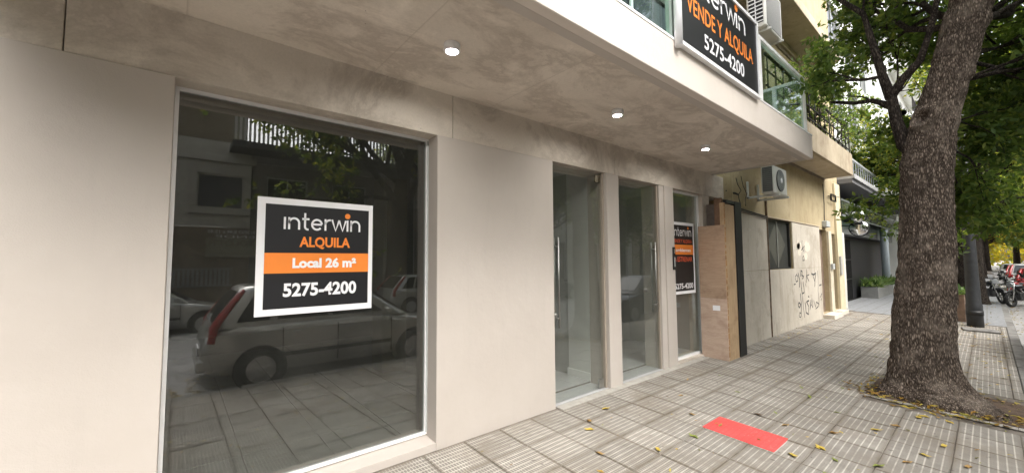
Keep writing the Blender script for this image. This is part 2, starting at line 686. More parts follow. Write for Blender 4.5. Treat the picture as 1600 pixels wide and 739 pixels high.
tiles = []
i0 = int(math.floor((0.0 - TX0) / P))
for i in range(i0, 4):
    for j in range(-34, 33):
        x0, x1 = TX0 + i * P, TX0 + (i + 1) * P
        y0, y1 = TY0 + j * P, TY0 + (j + 1) * P
        if x1 > 3.44:
            x1 = 3.44
        if x0 < .0:
            x0 = 0.004
        if x1 - x0 < .05 or y1 > 16.75:
            continue
        cx, cy = (x0 + x1) / 2, (y0 + y1) / 2
        if PIT[0] - .05 < cx < PIT[1] + .1 and PIT[2] < cy < PIT[3]:
            continue
        v = Vector((cx, cy, gz(cx))) - CAM
        dz = v.dot(FW)
        vis = 0
        if dz > .3:
            px, py = v.dot(RT) / dz, v.dot(UP) / dz
            if abs(px) < 1.36 and abs(py) < .66 and cy > 1.0:
                vis = 1 / (dz * dz * dz)
        tiles.append((vis, x0, x1, y0, y1))
tiles.sort(key=lambda q: -q[0])
tmesh = {}
rest = MB()
for k, (vis, x0, x1, y0, y1) in enumerate(tiles):
    g_ = .0032
    wx, wy = (x1 - x0) / 2 - g_, (y1 - y0) / 2 - g_
    cx, cy = (x0 + x1) / 2, (y0 + y1) / 2
    dz = random.uniform(-.0025, .002)
    tl = random.gauss(0, .005), random.gauss(0, .005)
    if k < 300 and vis > 0:
        key = round(wx, 3)
        if key not in tmesh:
            q = MB()
            c = .004
            q.v = [(-wx, -wy, -.03), (wx, -wy, -.03), (wx, wy, -.03), (-wx, wy, -.03), (-wx, -wy, -c), (wx, -wy, -c), (wx, wy, -c), (-wx, wy, -c),
                   (-wx + c, -wy + c, 0), (wx - c, -wy + c, 0), (wx - c, wy - c, 0), (-wx + c, wy - c, 0)]
            q.f = [(0, 1, 5, 4), (1, 2, 6, 5), (2, 3, 7, 6), (3, 0, 4, 7), (4, 5, 9, 8), (5, 6, 10, 9), (6, 7, 11, 10), (7, 4, 8, 11), (8, 9, 10, 11)]
            q.sm = [False] * 9
            tmesh[key] = q.mesh('paving_tile', TILE)
        o = bpy.data.objects.new('paving_tile', tmesh[key])
        col.objects.link(o)
        o.parent = pav
        o.location = (cx, cy, gz(cx) + dz)
        o.rotation_euler = (tl[0], -math.atan(SLOPE) + tl[1], 0)
    else:
        z0, z1 = gz(cx - wx) + dz, gz(cx + wx) + dz
        rest.quad((cx - wx, cy - wy, z0), (cx + wx, cy - wy, z1), (cx + wx, cy + wy, z1), (cx - wx, cy + wy, z0))
        rest.quad((cx - wx, cy - wy, z0 - .03), (cx + wx, cy - wy, z1 - .03), (cx + wx, cy - wy, z1), (cx - wx, cy - wy, z0))
tag(rest.build('paving_tiles', TILE, pav), kind='stuff')
# threshold strip of smooth cement along the doors
q = MB()
q.box(-.02, .10, 3.36, 7.0, -.05, .0055)
q.build('cement_strip', plain('smooth_cement', (.38, .36, .32), .9, var=.15, scale=9, bump=.3), pav)
# smaller dark grey paving further along
q = MB()
for i in range(11):
    for j in range(150):
        x0, y0 = -.38 + i * .35, 16.8 + j * .35
        if x0 + .35 > 3.5:
            continue
        z0, z1 = gz(x0 + .01), gz(x0 + .34)
        q.quad((x0 + .006, y0 + .006, z0), (x0 + .344, y0 + .006, z1), (x0 + .344, y0 + .344, z1), (x0 + .006, y0 + .344, z0))
tag(q.build('small_paving_tiles', GREYT, pav), kind='stuff')

kerb = MB().box(3.47, 3.58, -60, 300, -.6, -.19)
kerb = tag(kerb.build('kerb', GROUT), kind='structure')
kst = {}
y = -14.0
while y < 60:
    Lk = random.choice((.8, 1.0, 1.2))
    if Lk not in kst:
        kst[Lk] = MB().bbox(-.075, .075, 0, Lk - .012, -.25, .0, .012).mesh('kerb_stone', KERB)
    o = bpy.data.objects.new('kerb_stone', kst[Lk])
    col.objects.link(o)
    o.parent = kerb
    o.location = (3.52, y, gz(3.5) + random.uniform(-.004, .006))
    o.rotation_euler = (0, 0, random.uniform(-.003, .003))
    y += Lk
q = MB().box(3.445, 3.595, 60, 300, -.4, gz(3.5))
q.build('kerb_strip', KERB, kerb)
# far side of the street
q = MB().box(12.3, 12.45, -60, 300, -.5, -.155)
tag(q.build('far_kerb', KERB), kind='structure')
q = MB().grid([[(x, y, gz(x)) for y in (-60, 0, 60, 300)] for x in (12.45, 16.3)], flip=True)
tag(q.build('far_pavement', MIDG), kind='structure')

# red cover tile
q = MB()
z0, z1 = gz(RED[0]), gz(RED[1])
cx, cy = (RED[0] + RED[1]) / 2, (RED[2] + RED[3]) / 2
q.bbox(RED[0] - cx, RED[1] - cx, RED[2] - cy, RED[3] - cy, -.03, .006, .004)


def m_redmat():
    t = NT('worn_red_paint')
    v = t.coord('World')
    f = t.noise(v, 34, 5, .75)
    c = t.ramp(t.noise(v, 4, 4), ((.3, (.56, .065, .06)), (.7, (.66, .09, .085))))
    c = t.mix(t.ramp(f, ((.60, 0.0), (.67, .6))), c, (.62, .28, .25))
    sx = t.n('SeparateXYZ')
    t.l(v, sx.inputs[0])
    gg = t.math('ABSOLUTE', t.math('SUBTRACT', t.math('FRACT', t.math('MULTIPLY', sx.outputs[0], 8 / P)), .5))
    c = t.mix(t.ramp(gg, ((.38, 0.0), (.46, .45))), c, (.42, .05, .045))
    c = t.mix(t.ramp(t.noise(v, 70, 2), ((.66, 0.0), (.71, .7))), c, (.16, .06, .05))
    c = t.mix(t.ramp(t.noise(v, 9, 6, .7), ((.52, 0.0), (.70, .6))), c, (.34, .07, .055))
    return t.finish(c, .7, t.bump(f, .5, .004), spec=.3)


o = q.build('cover_plate', m_redmat(), None, (cx, cy, gz(cx)))
o.rotation_euler = (0, -math.atan(SLOPE), 0)
tag(o, 'bright red rectangular cover plate set in the grey pavement tiles', 'cover plate')

# soil in the tree pit
q = MB()
nx, ny = 18, 20
G = []
for i in range(nx):
    row = []
    for j in range(ny):
        x = PIT[0] + (PIT[1] - PIT[0]) * i / (nx - 1)
        y = PIT[2] + (PIT[3] - PIT[2]) * j / (ny - 1)
        d = math.hypot(x - 2.68, y - 7.38)
        hgt = .07 * max(0, 1 - d / 1.0) + .03 * noise.noise((x * 4, y * 4, 0)) - .012
        e = min(x - PIT[0], y - PIT[2], PIT[3] - y) * 6
        row.append((x, y, gz(x) + hgt * min(1, max(0, e)) - .012 * (1 - min(1, max(0, e)))))
    G.append(row)
q.grid(G, flip=True)
tag(q.build('tree_pit', SOIL), kind='structure')
# cement edging of the pit
q = MB()
for (xa, ya, xb, yb) in ((2.08, 6.83, 3.44, 6.85),):
    n = 14
    for k in range(n):
        t0, t1 = k / n, (k + 1) / n - .004
        x0, x1 = xa + (xb - xa) * t0, xa + (xb - xa) * t1
        q.quad((x0, ya - .012, gz(x0) + .004), (x1, ya - .012, gz(x1) + .004), (x1, ya + .06, gz(x1) + .012), (x0, ya + .06, gz(x0) + .012))
q.build('edging', plain('pit_cement', (.30, .28, .25), .9, var=.25, scale=14, bump=.4), pav)


# ------------------------------------------------------------------ writing
def text(parent, body, y0, y1, z, x, mat, bold=.0, size=None, name='lettering', face=1):
    """a line of writing on a wall facing +X (face=1) or -X, from y0 to y1, cap height size, baseline z"""
    cu = bpy.data.curves.new(name, 'FONT')
    cu.body = body
    cu.size = 1.0
    cu.offset = bold
    cu.extrude = .0
    cu.resolution_u = 3
    o = bpy.data.objects.new(name, cu)
    col.objects.link(o)
    cu.materials.append(mat)
    bpy.context.view_layer.update()
    bb = [Vector(c) for c in o.bound_box]
    xa, xb = min(c.x for c in bb), max(c.x for c in bb)
    sxx = (y1 - y0) / (xb - xa)
    syy = (size / .73) if size else sxx
    if face > 0:
        M = Matrix(((0, 0, 1, x), (sxx, 0, 0, y0 - xa * sxx), (0, syy, 0, z), (0, 0, 0, 1)))
    else:
        M = Matrix(((0, 0, -1, x), (-sxx, 0, 0, y1 + xa * sxx), (0, syy, 0, z), (0, 0, 0, 1)))
    dg = bpy.context.evaluated_depsgraph_get()
    me = bpy.data.meshes.new_from_object(o.evaluated_get(dg))
    bpy.data.objects.remove(o)
    bpy.data.curves.remove(cu)
    o = bpy.data.objects.new(name, me)
    col.objects.link(o)
    if not me.materials:
        me.materials.append(mat)
    o.parent = parent
    o.matrix_local = M if parent is None else (Matrix.Translation(parent.location).inverted() @ M)
    return o


def ribbon(q, pts, wd, x, fn):
    """flat stroke of width wd through 2-D points; fn maps (u,v) to (y,z)"""
    n = len(pts)
    Lp, Rp = [], []
    for k in range(n):
        a, c = Vector(pts[max(0, k - 1)]), Vector(pts[min(n - 1, k + 1)])
        d = (c - a)
        if d.length < 1e-9:
            d = Vector((1, 0))
        d.normalize()
        nrm = Vector((-d.y, d.x)) * wd / 2
        p = Vector(pts[k])
        Lp.append(p + nrm)
        Rp.append(p - nrm)
    for k in range(n - 1):
        q.quad(*[(x, *fn(*s_)) for s_ in (Rp[k], Rp[k + 1], Lp[k + 1], Lp[k])])


def arc(cx, cy, r, a0, a1, n=14):
    return [(cx + r * math.cos(R(a0 + (a1 - a0) * k / n)), cy + r * math.sin(R(a0 + (a1 - a0) * k / n))) for k in range(n + 1)]


def logo(parent, y0, y1, z, x, xh):
    """the estate agent's word mark: thin round letters, an orange dot on the second i"""
    L, cur = [], 0.0
    wd = .17
    def n_(c):
        L.append([(c, 0), (c, 1)])
        L.append([(c, .5)] + arc(c + .40, .53, .40, 180, 0)[1:] + [(c + .80, 0)])
    L.append([(0, 0), (0, 1)])
    n_(.34)
    t = 1.62
    L.append([(t, 1.42)] + [(t, .3)] + arc(t + .24, .28, .24, 180, 285, 8))
    L.append([(t - .24, 1 - wd / 2), (t + .36, 1 - wd / 2)])
    e = 2.18
    L.append([(e + .05, .5), (e + .86, .5)])
    L.append(arc(e + .45, .48, .42, 5, 318, 22))
    r = 3.36
    L.append([(r, 0), (r, 1)])
    L.append(arc(r + .40, .53, .40, 180, 80, 9))
    w_ = 3.94
    L.append([(w_, 1), (w_ + .33, .02), (w_ + .64, .96)])
    L.append([(w_ + .64, .96), (w_ + .97, .02), (w_ + 1.26, .96)])
    ii = 5.36
    L.append([(ii, 0), (ii, 1)])
    n_(5.70)
    W_ = 6.58
    sy, sz = (y1 - y0) / W_, xh
    f = lambda u, v: (y0 + u * sy, z + v * sz)
    q = MB()
    for s_ in L:
        ribbon(q, s_, wd, x, f)
    q.build('logo_lettering', WHITEP, parent)
    q = MB()
    c = f(ii, 1.36)
    i0_ = len(q.v)
    q.quad(*[(x + .0004, c[0] + .24 * sz * math.cos(a), c[1] + .24 * sz * math.sin(a)) for a in [2 * math.pi * k / 20 for k in range(20)]])
    q.build('logo_dot', ORANGEP, parent)


# ------------------------------------------------------------------ walls with openings
def facade(q, x, y0, y1, z0, z1, holes, depth=.2, face=1):
    ys = sorted({y0, y1, *[h[0] for h in holes], *[h[1] for h in holes]})
    zs = sorted({z0, z1, *[h[2] for h in holes], *[h[3] for h in holes]})
    for a, c in zip(ys, ys[1:]):
        for d, e in zip(zs, zs[1:]):
            my, mz = (a + c) / 2, (d + e) / 2
            if any(h[0] < my < h[1] and h[2] < mz < h[3] for h in holes):
                continue
            p = [(x, a, d), (x, c, d), (x, c, e), (x, a, e)]
            q.quad(*(p if face > 0 else p[::-1]))
    xi = x - depth * face
    for a, c, d, e in holes:
        for p in ([(x, a, d), (xi, a, d), (xi, a, e), (x, a, e)], [(xi, c, d), (x, c, d), (x, c, e), (xi, c, e)],
                  [(xi, a, d), (x, a, d), (x, c, d), (xi, c, d)], [(x, a, e), (xi, a, e), (xi, c, e), (x, c, e)]):
            q.quad(*(p if face > 0 else p[::-1]))
    return q


def win_frame(q, x0, x1, a, c, d, e, t=.05, mull=()):
    q.box(x0, x1, a, c, e - t, e)
    q.box(x0, x1, a, c, d, d + t)
    q.box(x0, x1, a, a + t, d + t, e - t)
    q.box(x0, x1, c - t, c, d + t, e - t)
    for y in mull:
        q.box(x0, x1, y - t / 2, y + t / 2, d + t, e - t)
    return q


# ------------------------------------------------------------------ the shop building
shop = empty('shop_building', (0, 0, 0), 0, 'new cream painted building with raw concrete beam and balcony over large shop windows', 'building')
ZT, ZB, ZF = 2.824, 3.231, 3.602
XF, YE = 1.527, 7.674
YB = -0.95           # near end of the balcony
for (a, c) in ((-9, -.039), (1.823, 3.346), (4.372, 4.64), (5.862, 6.127)):
    MB().bbox(-.33, 0, a, c, -.35, ZT, .004).build('wall_pier', PAINT, shop)
MB().bbox(-.33, -.02, 7.20, 7.47, -.35, ZT, .006).build('wall_pier', CONC, shop)
# concrete beam in cast lengths with narrow joints
for a, c in ((-9, -.52), (-.514, 1.99), (1.996, 4.58), (4.586, 7.34), (7.346, 8.12)):
    MB().bbox(-.40, -.016, a, c, ZT + .0005, ZB + .02, .004).build('beam', CONC, shop)
MB().box(-.40, 1.45, YB, YE - .07, ZB + .012, ZF - .03).build('balcony_slab', SOFF, shop)
MB().bbox(XF - .085, XF, YB, YE, ZB, ZF, .006).build('fascia', PAINT_LIT, shop)
MB().bbox(-.40, XF - .0855, YE - .08, YE - .002, ZB + .0045, ZF - .004, .004).build('fascia', PAINT, shop)
MB().box(XF - .1, XF + .004, YB, YE, ZF, ZF + .022).build('coping', ALU, shop)
# thin raised lip inside the fascia
MB().bbox(XF - .165, XF - .0855, YB, YE - .09, ZB + .004, ZB + .03, .002).build('drip_lip', PAINT, shop)

# big shop window
wn1 = MB()
YL, YR = -.039, 1.823
win_frame(wn1, -.225, -.175, YL + .001, YR - .001, .078, 2.823, .022)
wn1 = wn1.build('shop_window', ALU, shop)
MB().box(-.206, -.194, YL + .02, YR - .022, .098, 2.802).build('pane', GLASS, wn1)
MB().box(-.174, -.168, YR - .016, YR - .001, .10, 2.80).build('sealant', GREYF, wn1)
q = MB()
q.v = [(-.33, YL + .002, -.3), (-.004, YL + .002, -.3), (-.004, YR - .002, -.3), (-.33, YR - .002, -.3), (-.33, YL + .002, .078), (-.004, YL + .002, .052), (-.004, YR - .002, .052), (-.33, YR - .002, .078)]
q.f = [(0, 3, 2, 1), (4, 5, 6, 7), (0, 1, 5, 4), (1, 2, 6, 5), (2, 3, 7, 6), (3, 0, 4, 7)]
q.sm = [False] * 6
q.build('sill', PAINT, shop)


def glass_door(a, c, hinge_right, hy):
    d = MB().box(-.086, -.074, a, c, .012, 2.80).build('glass_door', GLASSD, shop)
    h = MB()
    for s_ in (-.045, -.115):
        h.tube([(s_, hy, .87), (s_, hy, 1.93)], .0095, 10)
    for z in (.98, 1.82):
        h.tube([(-.12, hy, z), (-.04, hy, z)], .011, 8)
    h.build('handle', STEEL, d)
    e = c - .10 if hinge_right else a
    MB().bbox(-.095, -.065, e, e + .10, 2.69, 2.785, .004).build('hinge', plain('bronze_hinge', (.13, .11, .07), .45, .6, .1), d)
    MB().bbox(-.095, -.065, e, e + .10, .015, .125, .004).build('hinge', STEEL, d)
    lk = MB().lathe([(.022, -.07), (.024, -.06), (.015, -.045)], 14, (0, (a + .07 if hinge_right else c - .05), 1.02), 'x')
    lk.build('lock', STEEL, d)
    return d


FRB = plain('brown_frame', (.36, .31, .25), .55, .1, .1)
glass_door(3.352, 4.322, True, 3.47)
MB().bbox(-.12, -.05, 4.340, 4.371, .0, 2.82, .003).build('door_jamb', FRB, shop)
glass_door(4.648, 5.70, False, 5.62)
MB().bbox(-.33, -.02, 5.725, 5.861, .0, 2.82, .003).build('door_jamb', PAINT, shop)
MB().bbox(-.10, -.05, 5.703, 5.7245, .0, 2.82, .003).build('door_jamb', FRB, shop)
w3 = MB()
win_frame(w3, -.15, -.09, 6.129, 7.198, .03, 2.822, .035)
w3 = w3.build('shop_window', ALU, shop)
MB().box(-.126, -.114, 6.16, 7.16, .06, 2.79).build('pane', GLASSD, w3)
MB().box(-.33, -.01, 6.129, 7.198, -.3, .029).build('sill', CONC, shop)
# intercom
ic = MB().bbox(.0, .022, 6.045, 6.105, 1.50, 1.86, .004).build('intercom', BLACKM, shop)
MB().box(.022, .024, 6.06, 6.09, 1.76, 1.83).build('speaker', STEEL, ic)
MB().box(.022, .024, 6.06, 6.09, 1.55, 1.70).build('button_panel', GREYF, ic)

# interior
q = MB().box(-8, -.335, -5, 8.1, -.2, .018)
fl = q.build('interior_floor', GROUT, shop)
ft = MB().bbox(-.297, .297, -.297, .297, 0, .012, .002).mesh('floor_tile', INTF)
for i in range(9):
    for j in range(20):
        o = bpy.data.objects.new('floor_tile', ft)
        col.objects.link(o)
        o.parent = fl
        o.location = (-.64 - i * .6, -4.2 + j * .6 + .19, .0185)
MB().box(-.334, -.03, 3.35, 4.37, -.2, .006).box(-.334, -.03, 4.65, 5.86, -.2, .006).build('threshold', INTF, shop)
MB().box(-8, -.41, -5, 8.1, 2.93, 3.2).build('interior_ceiling', CEIL, shop)
MB().box(-8.2, -8, -5, 8.1, 0, 3.2).box(-8, -.34, -5.2, -5, 0, 3.2).build('interior_wall', INTG, shop)
MB().box(-.72, -.331, 4.374, 4.636, 0, 2.93).build('interior_wall', INTW, shop)
MB().box(-.735, -.331, 4.357, 4.3735, .03, .13).build('skirting', WHITEW, shop)
MB().box(-8, -.721, 4.40, 4.60, 0.031, 2.93).build('interior_wall', INTG, shop)
MB().box(-1.75, -1.6, 5.2, 8.1, .031, 2.93).box(-1.6, -.331, 7.22, 7.45, .031, 2.93).build('interior_wall', INTG, shop)
MB().box(-8, -1.751, 8.0, 8.2, 0, 3.2).box(-.4, -.34, 7.5, 8.2, 0, 2.82).build('interior_wall', INTG, shop)
MB().bbox(-2.95, -2.55, 2.36, 2.74, .03, 2.93, .01).build('interior_column', plain('column_plaster', (.40, .35, .28), .85, var=.1, scale=2), shop)

# upper storey behind the balcony
q = MB()
holes = [(-3.5, -1.0, 3.66, 6.1), (.2, 2.6, 3.66, 6.1), (3.9, 6.6, 3.66, 6.1)]
facade(q, -.02, -9, YE, ZF, 6.9, holes, .15)
facade(q, -.02, -9, YE, 6.9, 13.0, [(a, c, d + 3.2, e + 3.2) for a, c, d, e in holes] + [(a, c, d + 6.4, e + 6.4 - .3) for a, c, d, e in holes][:0], .15)
q.quad((-.02, YE, ZF), (-10, YE, ZF), (-10, YE, 13), (-.02, YE, 13))
q.quad((-.02, -9, 13), (-.02, YE, 13), (-10, YE, 13), (-10, -9, 13))
q.build('upper_wall', PAINT, shop)
for a, c, d, e in holes:
    for dz in (0, 3.2):
        k = MB()
        win_frame(k, -.16, -.10, a, c, d + dz, e + dz, .06, ((a + c) / 2,))
        k = k.build('balcony_window', ALU, shop)
        MB().box(-.14, -.13, a + .05, c - .05, d + dz + .05, e + dz - .05).build('pane', PANE, k)
MB().box(-1.2, -.6, -8, 7.5, 3.55, 12.9).build('room_core', DARKG, shop)

# glass balustrade
bal = empty('glass_balustrade', (1.45, 0, ZF), 0, 'glass balcony balustrade with white metal frame above cream fascia', 'balustrade')
ZR = 4.54
k = MB()
k.box(-.03, .03, YB + .02, 7.62, ZR - ZF - .045, ZR - ZF)
k.box(-.03, .03, YB + .02, 7.62, .0225, .06)
k.build('rail', ALU, bal)
for y in (-.88, .9, 3.45, 5.65, 7.62):
    MB().box(-.031, .029, y - .055 if y != 7.62 else y - .02, y + .045 if y != 7.62 else y + .02, .061, ZR - ZF - .046).build('post', plain('pale_green_post', (.55, .60, .57), .4, var=.05) if y == 3.45 else ALU, bal)
ys = (-.88, .9, 3.45, 5.65, 7.62)
for a, c in zip(ys, ys[1:]):
    MB().box(-.006, .006, a + .05, c - .06, .062, ZR - ZF - .05).build('pane', GLASSB, bal)
k = MB()
k.box(-1.4, -.032, 7.585, 7.63, ZR - ZF - .045, ZR - ZF).box(-1.4, -.032, 7.585, 7.63, .0225, .06)
k.box(-.42, -.36, 7.588, 7.627, .061, ZR - ZF - .046).box(-.80, -.74, 7.588, 7.627, .061, ZR - ZF - .046).box(-.74, -.42, 7.590, 7.625, .40, .45)
k.build('end_rail', ALU, bal)
MB().box(-1.4, -.04, 7.60, 7.61, .062, ZR - ZF - .05).build('pane', GLASSB, bal)

# sign on the balustrade
sg = empty('agency_sign', (1.54, 3.36, 3.57), 0, 'black estate agency board reading vende y alquila fixed to the balcony balustrade', 'sign')
sg_w, sg_h = 1.95, .945
MB().box(.0, .02, .02, sg_w - .02, .02, sg_h - .02).build('board', BLACKP, sg)
k = MB()
win_frame(k, -.012, .036, 0, sg_w, 0, sg_h, .035)
k.build('sign_frame', ALU, sg)
MB().tube([(.02, -.012, -.03), (.02, -.012, sg_h)], .035, 12).build('post', WHITEP, sg)


def on(parent, fn, *a):
    """run a writing helper whose coordinates are world ones, under a parent with a location"""
    before = set(o.name for o in parent.children)
    fn(parent, *a)
    for o in parent.children:
        if o.name not in before and o.type == 'MESH':
            o.location = -Vector(parent.location)


on(sg, logo, 3.62, 4.93, 4.215, 1.5615, .17)
text(sg, 'VENDE Y ALQUILA', 3.52, 5.13, 3.945, 1.5615, ORANGEP, .012, .175)
text(sg, '5275-4200', 3.86, 4.85, 3.70, 1.5615, WHITEP, .015, .155)

# poster in the big window
pw = empty('window_poster', (-.19, .446, 1.262), 0, 'square black and orange rental poster with white border stuck on the large window', 'poster')
MB().box(.0, .002, 0, .851, 0, .876).build('sheet', WHITEP, pw)
MB().box(.002, .0032, .052, .816, .048, .828).build('black_field', BLACKP, pw)
MB().box(.0032, .0042, .052, .816, .310, .463).build('orange_band', ORANGEP, pw)
on(pw, logo, .625, 1.19, 1.905, -.1850, .092)
text(pw, 'ALQUILA', .728, 1.108, 1.775, -.1850, ORANGEP, .032, .078)
text(pw, 'Local 26 m²', .684, 1.160, 1.615, -.1846, WHITEP, .045, .072)
text(pw, '5275-4200', .625, 1.165, 1.40, -.1850, WHITEP, .034, .098)

# poster in the narrow window
ps = empty('window_poster', (-.112, 6.20, 1.085), 0, 'tall black poster with an orange band in the narrow window beside the plywood', 'poster')
MB().box(.0, .002, 0, .82, 0, 1.21).build('sheet', WHITEP, ps)
MB().box(.002, .003, .045, .775, .05, 1.16).build('black_field', BLACKP, ps)
MB().box(.003, .004, .045, .775, .66, .83).build('orange_band', ORANGEP, ps)
on(ps, logo, 6.31, 6.92, 2.06, -.1076, .105)
text(ps, 'VENDE Y ALQUILA', 6.29, 6.93, 1.945, -.1076, REDP, .015, .062)
text(ps, 'ambientes', 6.36, 6.88, 1.795, -.1072, WHITEP, .02, .06)
text(ps, 'A ESTRENAR', 6.30, 6.93, 1.63, -.1076, REDP, .02, .085)
text(ps, '5275-4200', 6.30, 6.93, 1.175, -.1076, WHITEP, .02, .09)

# surface downlights under the balcony
LAMP = m_emit('lit_lamp', (1.0, .97, .92), 260.0)
for yy, wh in ((1.50, 'nearest the large window'), (3.54, 'above the first glass door'), (5.60, 'farthest along towards the plywood')):
    d = empty('ceiling_downlight', (.772, yy, 3.243), 0, 'round white lit downlight on the concrete soffit ' + wh, 'light', 'downlights under the balcony')
    MB().lathe([(.058, 0), (.060, -.004), (.060, -.054), (.057, -.060), (.044, -.060), (.040, -.044)], 24).build('housing', WHITEP, d)
    MB().lathe([(.0385, -.0455), (.0385, -.053), (.02, -.056)], 20).build('lamp', LAMP, d)

# ------------------------------------------------------------------ plywood hoarding between the buildings
hb = empty('plywood_hoarding', (0, 7.05, 0), 0, 'rough plywood box hoarding with a dark steel angle between the two buildings', 'hoarding')
MB().bbox(-.04, .40, -.018, .0, -.02, 1.00, .002).build('panel', PLYG, hb)
MB().bbox(-.04, .395, -.019, .001, 1.003, 2.24, .002).build('panel', PLY, hb)
MB().bbox(.20, .33, .10, .12, -.02, 2.72, .003).build('board', m_wood('dark_board', (.15, .09, .06), (.24, .15, .10), (.09, .06, .04)), hb)
MB().bbox(.33, .40, .004, .05, -.02, 2.62, .004).build('board', PLANK, hb)
k = MB().bbox(.372, .392, .055, .44, -.03, 2.60, .002)
k.build('side_panel', PLANK, hb)
k = MB()
k.bbox(.33, .405, .46, .74, -.04, 2.68, .003)
k.bbox(.345, .402, .12, .458, 2.625, 2.68, .003)
k.build('steel_angle', BLACKM, hb)
k = MB()
for i in range(26):
    z = .05 + i * .1
    k.bbox(.398, .412, -.002 + random.uniform(-.01, .012), .018 + random.uniform(-.008, .012), z, z + random.uniform(.05, .1), .003)
tag(k.build('splintered_edge', m_wood('torn_ply_edge', (.28, .15, .07), (.42, .25, .12), (.1, .06, .04)), hb), kind='stuff')
MB().box(.17, .29, -.0205, -.0192, .80, .885).build('paper_note', WHITEP, hb)
k = MB().bbox(-.03, .18, .3, .34, 1.4, 2.65, .004)
k.build('meter_panel', m_wood('dark_panel', (.12, .10, .09), (.2, .17, .15), (.07, .06, .05)), hb)
# wires by the corner
wi = MB()
wi.tube([(.17, 8.24, 3.23), (.19, 8.26, 3.10), (.24, 8.28, 2.98), (.20, 8.24, 2.9), (.22, 8.22, 2.8), (.27, 8.15, 2.7)], .007, 6)
wi.tube([(.17, 8.5, 3.3), (.20, 8.5, 3.1), (.22, 8.62, 2.95), (.2, 8.58, 2.85), (.24, 8.45, 2.75), (.3, 8.3, 2.68)], .006, 6)
wi.tube([(.02, 8.14, 3.0), (.06, 8.16, 2.95), (.16, 8.2, 2.93), (.2, 8.25, 2.9)], .02, 6)
wi.tube([(.17, 7.9, 2.66), (.18, 8.6, 2.63), (.18, 9.4, 2.60), (.18, 9.85, 2.585)], .014, 6)
wi.tube([(.17, 7.9, 2.63), (.18, 8.7, 2.59), (.18, 9.85, 2.545)], .010, 6)
wi = wi.build('loose_cables', BLACKM)
tag(wi, 'loose black cables hanging on the yellow wall corner beside the plywood', 'cable')

# ------------------------------------------------------------------ the old yellow house next door
nb = empty('old_house', (.13, 8.13, 0), 0, 'old two tone house with yellowed plaster above stained grey panels and graffiti', 'building')
NX, NY = .13, 8.13


def nbp(mb, name, mat, parent=None):
    """build in world coordinates, hang under the house"""
    o = mb.build(name, mat, parent or nb)
    if parent is None or parent is nb:
        o.location = (-NX, -NY, 0)
    return o


wh = (9.95, 11.62, 1.43, 2.58)
d1, d2 = (14.15, 14.98, .10, 2.52), (15.38, 16.02, .10, 2.45)
q = MB()
facade(q, .13, 8.13, 16.72, -.3, 7.2, [wh, d1, d2, (12.2, 13.3, 4.72, 6.8), (9.2, 10.3, 4.72, 6.8)], .16)
facade(q, .13, 8.13, 16.72, 7.2, 16, [(9.2, 10.4, 7.9, 9.8), (12.2, 13.4, 7.9, 9.8), (9.2, 10.4, 11, 12.8), (12.2, 13.4, 11, 12.8)], .16)
q.quad((.13, 16.72, -.3), (-9, 16.72, -.3), (-9, 16.72, 16), (.13, 16.72, 16))
q.quad((-9, 8.13, -.3), (.13, 8.13, -.3), (.13, 8.13, 16), (-9, 8.13, 16))
q.quad((.13, 8.13, 16), (.13, 16.72, 16), (-9, 16.72, 16), (-9, 8.13, 16))
nbp(q, 'wall', YELW)
for (a, c, d, e) in ((8.14, 9.865, -.3, 1.424), (9.88, 14.12, -.3, 1.424), (8.14, 9.865, 1.43, 2.575), (11.64, 14.12, 1.43, 2.575)):
    nbp(MB().bbox(.131, .152, a, c, d, e, .004), 'render_panel', GREYW)
nbp(MB().bbox(.131, .17, 8.14, 14.14, 2.578, 2.605, .004), 'string_course', BEIGE)
nbp(MB().bbox(.131, .175, 9.862, 9.883, -.3, 3.0, .003), 'pipe_chase', plain('rusty_pipe', (.17, .12, .08), .8, var=.4, scale=12))
# window with diamond sheet shutters
k = nbp(win_frame(MB(), .02, .10, *wh, .04), 'window', plain('dark_steel', (.035, .036, .034), .5, .3, .2))
mid = (wh[0] + wh[1]) / 2
kk = MB().box(.03, .05, wh[0] + .04, wh[1] - .04, wh[2] + .04, wh[3] - .04).build('shutter', plain('shutter_steel', (.05, .052, .046), .5, .3, .15), k)
g = MB()
hz, hy = (wh[3] - wh[2]) / 2 - .05, .62
zc = (wh[2] + wh[3]) / 2
for s_ in (-1, 1):
    p = [(.0525, mid + s_ * .02, zc - hz), (.0525, mid + s_ * hy, zc), (.0525, mid + s_ * .02, zc + hz)]
    g.quad(*(p if s_ > 0 else p[::-1]))
g.build('diamond', plain('shutter_olive', (.12, .12, .10), .5, .2, .1), k)
MB().box(.053, .075, mid - .018, mid + .018, wh[2] + .03, wh[3] - .03).build('mullion', plain('pale_bar', (.32, .32, .29), .5, .2), k)
for d_, mt, nm in ((d1, plain('old_door_brown', (.17, .12, .085), .6, var=.25), 'door'), (d2, plain('old_door_dark', (.075, .065, .055), .6, var=.25), 'door')):
    dd = nbp(MB().box(-.02, .02, d_[0], d_[1], d_[2], d_[3]), nm, mt)
    for z in (.3, 1.0, 1.7):
        MB().bbox(.0202, .032, d_[0] + .12, d_[1] - .12, z, z + .55, .006).build('door_panel', mt, dd)
nbp(MB().bbox(.131, .42, 14.05, 15.05, -.25, .095, .01), 'door_step', CONC)
nbp(MB().bbox(.131, .36, 15.30, 16.1, -.25, .09, .01), 'door_step', CONC)
nbp(MB().bbox(.131, .19, 16.06, 16.71, -.3, 4.09, .006), 'pilaster', m_wallold('pale_yellow_plaster', (.54, .47, .32), (.64, .57, .40), (.42, .34, .22)))
